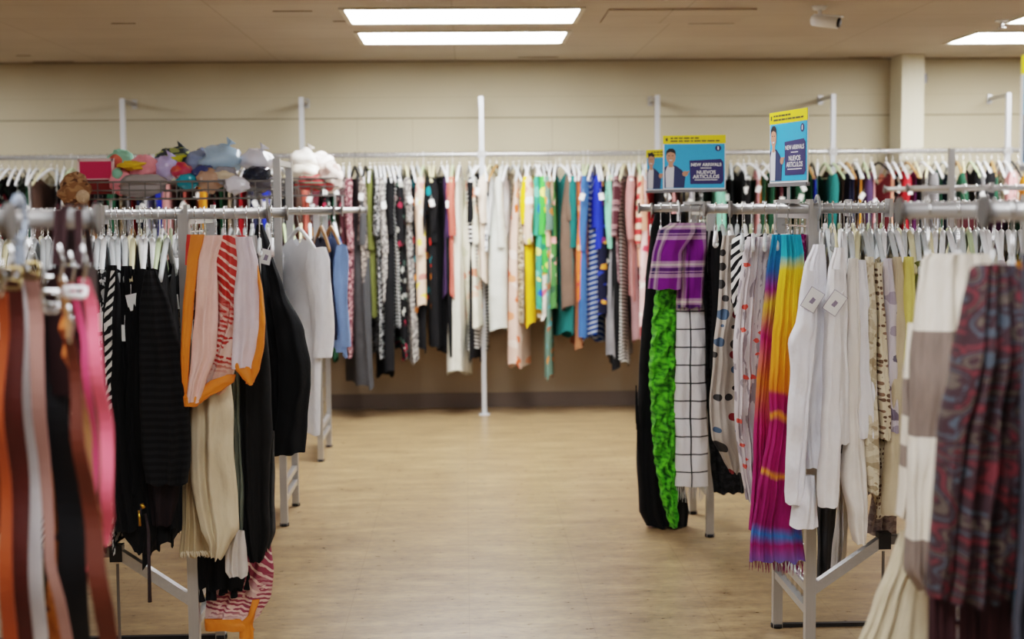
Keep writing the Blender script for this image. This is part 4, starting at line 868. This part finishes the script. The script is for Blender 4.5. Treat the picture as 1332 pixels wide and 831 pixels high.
# loose hanger hook seen above the right rails and plain size dividers on the rails
def divider(px, Y, lab, s=1.0, m=grey_pl):
    c = at(px, 275, Y); c.z = 1.535
    t = empty('rail_divider', c, lab, 'divider')
    q = MB(); pts = [(0, .036*s*math.cos(a), .036*s*math.sin(a)) for a in [2*PI*i/20 for i in range(21)]]
    q.tube(pts, .011*s, 8, flat=.35); q.build('ring', m, t, True)
    q = MB(); q.box((-.003, -.02*s, -.075*s), (.003, .02*s, -.04*s)); q.build('tab', m, t)
divider(1063, 4.6, 'oval grey plastic size divider on the rail above the tagged white blouses', 1.0, plastic('frosted', (186,192,196), .3, alpha=.7))
divider(24, 2.2, 'blue grey plastic size divider on the front left rail', .9, plastic('blue_grey', (130,142,158), .4))
divider(405, 8.67, 'small grey size divider on the farthest left rail', .8)
divider(882, 6.53, 'pale size divider on the rear right rail end', .8, white_pl)
# dark hanging ring cluster: kept as hooks on the rail
# ------------------------------------------------------------------ signs
yelm = plastic('sign_yellow', (250,228,10), .5); blum = plastic('sign_blue', (56,176,232), .45); navm = plastic('sign_navy', (44,40,100), .5); jack = plastic('print_jacket', (40,52,92), .6)
skin = plastic('print_skin', (206,150,120), .6); hairm = plastic('print_hair', (36,30,30), .6); teem = plastic('print_shirt', (226,228,234), .6); inkw = plastic('print_white', (245,245,245), .6); inkd = plastic('print_dark', (90,84,30), .6)
def text_mesh(s, size, x, z, y, mat, parent, rot=0.0, align='CENTER', bold=.006):
    c = bpy.data.curves.new('lettering', 'FONT'); c.body = s; c.size = size; c.align_x = align; c.align_y = 'CENTER'; c.offset = bold*size
    tmp = bpy.data.objects.new('tmp', c); C.objects.link(tmp); dg = bpy.context.evaluated_depsgraph_get(); dg.update()
    me = bpy.data.meshes.new_from_object(tmp.evaluated_get(dg)); bpy.data.objects.remove(tmp)
    me.materials.clear(); me.materials.append(mat)
    me.transform(Matrix.Translation((x, y, z)) @ Matrix.Rotation(rot, 4, 'Y') @ Matrix.Rotation(PI/2, 4, 'X'))
    return link('lettering', me, parent)
def sign(loc, rz, label, W=.285, Hh=.215, hh=.038, stem=.09, base=.10):
    t = empty('sale_sign', loc, label, 'sign', None, rz)      # loc = bottom centre of the card; card faces local -Y
    q = MB(); q.box((-W/2, 0, 0), (W/2, .003, Hh+hh)); q.build('card', paper, t)
    q = MB(); q.box((-W/2, -.002, Hh), (W/2, 0, Hh+hh)); q.build('header_strip', yelm, t)
    q = MB(); q.box((-W/2+.006, -.0015, .012), (W/2-.004, 0, Hh-.002)); q.build('picture', blum, t)
    q = MB(); r = random.Random(2)
    q.box((-W/2+.012, -.003, Hh+.012), (-W/2+.022, -.0021, Hh+.026))
    x = -W/2+.034
    for wd in (.012,.016,.018,.026,.014,.018): q.box((x, -.003, Hh+.022), (x+wd, -.0021, Hh+.028)); x += wd+.005
    x = -W/2+.034
    for wd in (.034,.02,.026,.012,.03,.022,.034,.018): q.box((x, -.003, Hh+.009), (x+wd-.001, -.0021, Hh+.015)); x += wd+.004
    q.build('header_print', inkd, t)
    # man in a blue jacket
    q = MB(); X = -W/2+.035; yy = -.0022
    def oval(cx, cz, a, b, n=20, s0=0, s1=2*PI, y=yy): q.poly([(cx+a*math.cos(s0+(s1-s0)*i/n), y, cz+b*math.sin(s0+(s1-s0)*i/n)) for i in range(n)])
    q.cur = 1; q.poly([(X-.028, yy, .014), (X+.062, yy, .014), (X+.068, yy, .07), (X+.050, yy, .096), (X+.022, yy, .116), (X-.010, yy, .118), (X-.029, yy, .108)])
    q.cur = 2; q.poly([(X-.022, yy-.0004, .014), (X+.012, yy-.0004, .014), (X+.016, yy-.0004, .108), (X+.008, yy-.0004, .118), (X-.014, yy-.0004, .116), (X-.024, yy-.0004, .090)])
    q.cur = 0; q.poly([(X-.010, yy-.0006, .108), (X+.010, yy-.0006, .108), (X+.012, yy-.0006, .135), (X-.010, yy-.0006, .135)])
    oval(X+.001, .155, .021, .031, y=yy-.0008); oval(X+.066, .078, .013, .012, y=yy-.0008)
    q.poly([(X+.066, yy-.0008, .082), (X+.084, yy-.0008, .092), (X+.086, yy-.0008, .087), (X+.072, yy-.0008, .072)])
    q.cur = 3; q.poly([(X-.022, yy-.001, .160), (X-.020, yy-.001, .182), (X-.008, yy-.001, .194), (X+.010, yy-.001, .194), (X+.021, yy-.001, .184), (X+.024, yy-.001, .160), (X+.017, yy-.001, .172), (X+.0, yy-.001, .178), (X-.014, yy-.001, .174)])
    q.box((X-.011, yy-.0012, .159), (X-.004, yy-.001, .162)); q.box((X+.005, yy-.0012, .159), (X+.012, yy-.001, .162))
    q.cur = 2; q.poly([(X-.008, yy-.0012, .142), (X+.009, yy-.0012, .142), (X+.006, yy-.0012, .137), (X-.004, yy-.0012, .137)])
    q.build('printed_person', [skin, jack, teem, hairm], t)
    cx = .052
    q = MB(); q.cur = 0; q.poly([(cx-.070, -.0026, .030), (cx+.070, -.0026, .030), (cx+.082, -.0026, .042), (cx+.080, -.0026, .132), (cx+.068, -.0026, .144), (cx-.074, -.0026, .138)])
    q.build('text_panel', navm, t)
    text_mesh('NEW ARRIVALS', .0200, cx+.002, .118, -.0034, inkw, t, bold=.02); text_mesh('NUEVOS', .0225, cx+.002, .083, -.0034, inkw, t, bold=.02); text_mesh('ARTICULOS', .0225, cx+.002, .063, -.0034, inkw, t, bold=.02)
    q = MB(); q.box((cx-.024, -.0034, .1015), (cx+.026, -.0028, .1045)); q.build('fine_print', inkw, t)
    q = MB(); q.box((cx-.05, -.0034, .0475), (cx+.054, -.0028, .0505)); q.build('fine_print', inkw, t)
    q = MB(); q.cur = 0
    q.poly([(W/2-.034+.014*math.cos(a), -.0024, Hh-.022+.014*math.sin(a)) for a in [2*PI*i/16 for i in range(16)]])
    q.cur = 1; q.poly([(W/2-.037, -.003, Hh-.029), (W/2-.031, -.003, Hh-.029), (W/2-.031, -.003, Hh-.014), (W/2-.037, -.003, Hh-.014)])
    q.build('emblem', [navm, inkw], t)
    q = MB(); q.box((-W/2, -.006, -.006), (W/2, .009, .006)); q.build('holder', grey_pl, t)
    q = MB(); q.bar((0, .002, 0), (0, .002, -stem), .008); q.box((-base/2, -.016, -stem-.012), (base/2, .02, -stem)); q.build('stem', steel, t)
    return t
s = at(903, 248, 6.53); sign((s.x, 6.53, s.z), -.12, 'blue new arrivals sign facing the camera on the rear right rack', stem=s.z-1.565)
s = at(868, 249, 7.03); sign((s.x, 7.03, s.z), -.9, 'second new arrivals sign turned sideways behind the first one', stem=s.z-1.565, W=.285, Hh=.17)
s = at(1025, 240, 4.6); sign((s.x, 4.6, s.z), -1.36, 'angled new arrivals sign standing on the middle right rack', stem=s.z-1.565, Hh=.20)
s = at(1345, 218, 2.8); sign((1.252, 2.8, s.z), -.5, 'new arrivals sign cut off by the right photo edge', stem=s.z-1.565, Hh=.19)

# ------------------------------------------------------------------ wire baskets and bagged soft toys
def basket(x0, x1, y0, y1, z0, z1, label):
    t = empty('wire_basket', ((x0+x1)/2, (y0+y1)/2, z0), label, 'basket'); cx, cy = (x0+x1)/2, (y0+y1)/2
    q = MB(); h = z1-z0
    for z in (0, h*.5, h): q.tube([(x0-cx, y0-cy, z), (x1-cx, y0-cy, z), (x1-cx, y1-cy, z), (x0-cx, y1-cy, z), (x0-cx, y0-cy, z)], .0035 if z < h else .005, 6)
    q.build('rim', steel_dark, t)
    q = MB(); n = int((x1-x0)/.075); m = int((y1-y0)/.075)
    for i in range(1, n): x = x0-cx+(x1-x0)*i/n; q.tube([(x, y0-cy, h), (x, y0-cy, 0), (x, y1-cy, 0), (x, y1-cy, h)], .0028, 5)
    for i in range(1, m): y = y0-cy+(y1-y0)*i/m; q.tube([(x0-cx, y, h), (x0-cx, y, 0), (x1-cx, y, 0), (x1-cx, y, h)], .0028, 5)
    q.build('wire_grid', steel_dark, t)
    for x in (x0-cx+.02, x1-cx-.02):
        for y in (y0-cy, y1-cy):
            k = MB(); k.bar((x, y, .0), (x, y, 1.55-z0), .012); k.build('bracket', steel, t)
    return t
bx0, bx1 = at(105, 250, 6.88).x, at(352, 250, 6.88).x
basket(bx0, bx1, 6.90, 7.37, at(230, 258, 6.88).z, at(230, 236, 6.88).z, 'long wire basket on the rear left rack full of toys')
cx0, cx1 = at(384, 250, 8.67).x, at(440, 250, 8.67).x
basket(cx0-.3, cx1, 8.67, 9.20, at(400, 254, 8.67).z, at(400, 232, 8.67).z, 'small wire basket on the farthest left rack')
def blob(name, label, cat, px, py, Y, rx, rz_, mat, seed, ry=None, knot=False, lump=.16, bits=None, mat2=None):
    from mathutils import noise
    c = at(px, py, Y); rx, rz_ = rx*1.22, rz_*1.2; py -= 2; c = at(px, py, Y); r = (rx*Y/F, (ry or rx)*Y/F*1.0, rz_*Y/F); q = MB(); P = []; UV = []; n, m = 14, 20
    for i in range(n+1):
        ph = PI*i/n; row = []; uvr = []
        for j in range(m+1):
            th = 2*PI*j/m; d = Vector((math.sin(ph)*math.cos(th), math.sin(ph)*math.sin(th), math.cos(ph)))
            k = 1+lump*noise.noise(d*2.1+Vector((seed*3.1, 0, 0)))*2+.05*noise.noise(d*7+Vector((seed, 1, 0)))
            if j < m: row.append((d.x*r[0]*k, d.y*r[1]*k, d.z*r[2]*k))
            uvr.append((j/m*.3, i/n*.3))
        P.append(row); UV.append(uvr)
    q.grid(P, UV, closed=True)
    if not knot and not bits:
        o = q.build(name, mat, None, True); o.location = c; return tag(o, label, cat)
    o = empty(name, c, label, cat); q.build('sack' if knot else 'body', mat, o, True)
    if knot:
        k = MB(); k.tube([(r[0]*.3, 0, r[2]*.85), (r[0]*.36, 0, r[2]*1.05), (r[0]*.5, 0, r[2]*1.3)], [.02, .007, .03], 8); k.build('knot', mat, o, True)
    for nm, dx, dz, s, m2 in (bits or []):
        k = MB(); rb = s*Y/F; X, Z = dx*Y/F, dz*Y/F; n2 = 8
        P = [[(X+rb*math.sin(PI*i/n2)*math.cos(2*PI*j/12), -r[1]*.75+rb*.7*math.sin(PI*i/n2)*math.sin(2*PI*j/12), Z+rb*math.cos(PI*i/n2)) for j in range(12)] for i in range(n2+1)]
        k.grid(P, [[(j/12, i/n2) for j in range(13)] for i in range(n2+1)], closed=True); k.build(nm, m2, o, True)
    return o
def bag(c, a=.9): return plastic('bag_plastic', tuple(min(255, x*1.12) for x in c), .14, alpha=a)
YT = 7.1
# box
t = empty('toy_box', at(126, 252, 7.0), 'magenta and red open-topped cardboard box at the left basket end', 'box'); L0 = t.location
w = 21*7.0/F; hgt = 45*7.0/F; q = MB(); q.box((-w, 0, .0), (w, .22, hgt)); q.build('carton', fab('floral', (120,40,36), (60,110,60), (190,120,40), (150,30,40), s=.6), t)
q = MB(); q.box((-w-.002, -.004, hgt*.42), (w+.002, .002, hgt-.01)); q.build('front_panel', plastic('magenta_card', (196,10,80), .5), t)
q = MB()
for a, b in (((-w-.006, -.006, hgt*.40), (w+.006, .003, hgt*.43)), ((-w-.006, -.006, hgt-.014), (w+.006, .003, hgt)), ((w-.004, -.006, 0), (w+.008, .003, hgt)), ((-w-.008, -.006, hgt*.4), (-w+.002, .003, hgt))): q.box(a, b)
q.build('white_edge', plastic('pink_white', (226,190,190), .6), t)
pk = plastic('plush_pink', (238,150,160), .9); mintm = plastic('plush_mint', (140,196,170), .9); orm = plastic('plush_orange', (220,110,90), .9)
blob('soft_toy', 'brown furry hat hanging at the left end of the basket', 'toy', 96, 250, 6.8, 17, 19, fab('speck', (130,90,56), (160,120,80), (80,50,30), s=.8), 1, ry=14, bits=[('pale_ear', 14, -8, 9, fab('plain', (200,170,140)))])
blob('plush_ball', 'round mint and orange plush beside the magenta box', 'toy', 157, 214, YT, 15, 14, mintm, 2, ry=12, bits=[('patch', -4, 2, 9, orm)])
blob('plush_ball', 'round pink plush toy in front of the yellow cloth', 'toy', 188, 221, 7.0, 15, 14, pk, 3, ry=12)
blob('plush_ball', 'smaller pink and green plush low in the basket', 'toy', 157, 238, 6.98, 12, 14, pk, 4, ry=11, bits=[('patch', -2, 10, 7, mintm)])
blob('soft_toy', 'orange and teal toy squeezed beneath the yellow cloth', 'toy', 170, 226, 7.05, 12, 9, orm, 5)
blob('folded_cloth', 'yellow cloth lying on the plush toys', 'cloth', 172, 217, 6.96, 13, 5, fab('plain', (230,184,30)), 6, lump=.3)
blob('toy_bag', 'grey felt cone shaped bag hanging over the basket front', 'bag', 185, 243, 6.95, 26, 12, fab('plain', (160,152,150)), 7, ry=8)
blob('toy_bag', 'lavender plastic bag of toys near the middle of the basket', 'bag', 214, 222, 7.05, 15, 13, bag((176,166,206)), 8, knot=True)
blob('toy_bag', 'dark bag with yellow trim at the top of the toy pile', 'bag', 226, 206, 7.2, 17, 10, fab('speck', (50,56,60), (150,156,90), (210,200,40), s=.3), 9, knot=True)
blob('toy_bag', 'black bag behind the dark one with yellow trim', 'bag', 244, 214, 7.25, 14, 10, bag((60,64,78)), 10)
blob('toy_bag', 'red and pink toy bag above the turquoise one', 'bag', 237, 226, 7.0, 11, 10, fab('floral', (200,60,90), (240,190,200), (120,30,50), (220,90,60), s=.6, rough=.3), 11)
blob('toy_bag', 'turquoise toy bag in the middle of the basket', 'bag', 244, 238, 6.96, 12, 9, bag((30,140,160)), 12)
blob('toy_bag', 'big pale blue see-through bag topping the pile', 'bag', 288, 210, 7.1, 22, 16, bag((160,186,206), .82), 13, knot=True)
blob('toy_bag', 'blue grey plastic bag left of the big pale blue one', 'bag', 261, 214, 7.15, 17, 14, bag((130,146,176), .85), 14)
blob('toy_bag', 'dark blue bag under the big pale blue bag', 'bag', 264, 228, 7.0, 12, 10, bag((56,66,110)), 15)
blob('toy_bag', 'beige brown bag pressed against the basket front', 'bag', 273, 237, 6.97, 14, 13, bag((176,140,116)), 16)
blob('toy_bag', 'multicoloured toy bag in front of the pale blue bag', 'bag', 292, 232, 6.98, 14, 11, fab('floral', (150,150,160), (200,50,60), (40,100,120), (220,200,170), s=.5, rough=.25), 17)
blob('toy_bag', 'round white plate shaped bag at the basket front', 'bag', 308, 243, 6.9, 13, 9, bag((206,204,212)), 18, ry=7)
blob('toy_bag', 'white plastic bag beside the tall rack frame', 'bag', 334, 212, 7.1, 17, 13, bag((214,214,224)), 19, knot=True)
blob('toy_bag', 'dark navy bag under the white one near the frame', 'bag', 334, 229, 7.0, 15, 9, bag((24,32,50)), 20)
blob('toy_bag', 'grey mesh bag at the right end of the long basket', 'bag', 340, 243, 7.0, 12, 8, bag((90,86,92)), 21)
blob('toy_bag', 'white bag of soft toys left on the small basket', 'bag', 396, 212, 8.85, 15, 13, bag((226,220,212)), 22, knot=True)
blob('toy_bag', 'white and pink bag on the top right of the small basket', 'bag', 416, 213, 8.9, 15, 10, bag((232,216,210)), 23)
blob('toy_bag', 'off-white bag in the middle of the small basket pile', 'bag', 398, 228, 8.8, 16, 11, bag((214,206,192)), 24)
blob('toy_bag', 'red and green striped knitted bag in the small basket', 'bag', 408, 239, 8.72, 18, 9, fab('hstripe', (90,110,90), (190,50,60), s=1.2), 25, ry=12)
blob('toy_bag', 'pale pink floral bag at the right end of the small basket', 'bag', 430, 232, 8.75, 13, 15, fab('floral', (222,206,196), (200,90,90), (236,226,220), (180,150,140), s=.6), 26)

# ------------------------------------------------------------------ light
w = bpy.data.worlds.new('world'); sc.world = w; w.use_nodes = True
w.node_tree.nodes['Background'].inputs[0].default_value = (1, .95, .88, 1); w.node_tree.nodes['Background'].inputs[1].default_value = .3

# the smallest-looking hangers past three hundred become one heap of background hangers
bpy.context.view_layer.update()
HANG.sort(key=lambda o: -(o.location - Vector((0, 0, H))).length)
extra = HANG[:max(0, len(HANG)-298)]
q = MB(); mats = []
for o in extra:
    for ch in list(o.children):
        me = ch.data; m = me.materials[0]
        if m not in mats: mats.append(m)
        q.cur = mats.index(m); n = len(q.v); mw = o.matrix_world
        q.v += [tuple(mw @ v.co) for v in me.vertices]
        for p in me.polygons: q.face([n+i for i in p.vertices])
        bpy.data.objects.remove(ch)
    bpy.data.objects.remove(o)
if extra:
    o = q.build('clothes_hangers', mats, None, True); o['kind'] = 'stuff'
    tag(o, 'remaining small hangers toward both ends of the back wall rail', 'hanger')
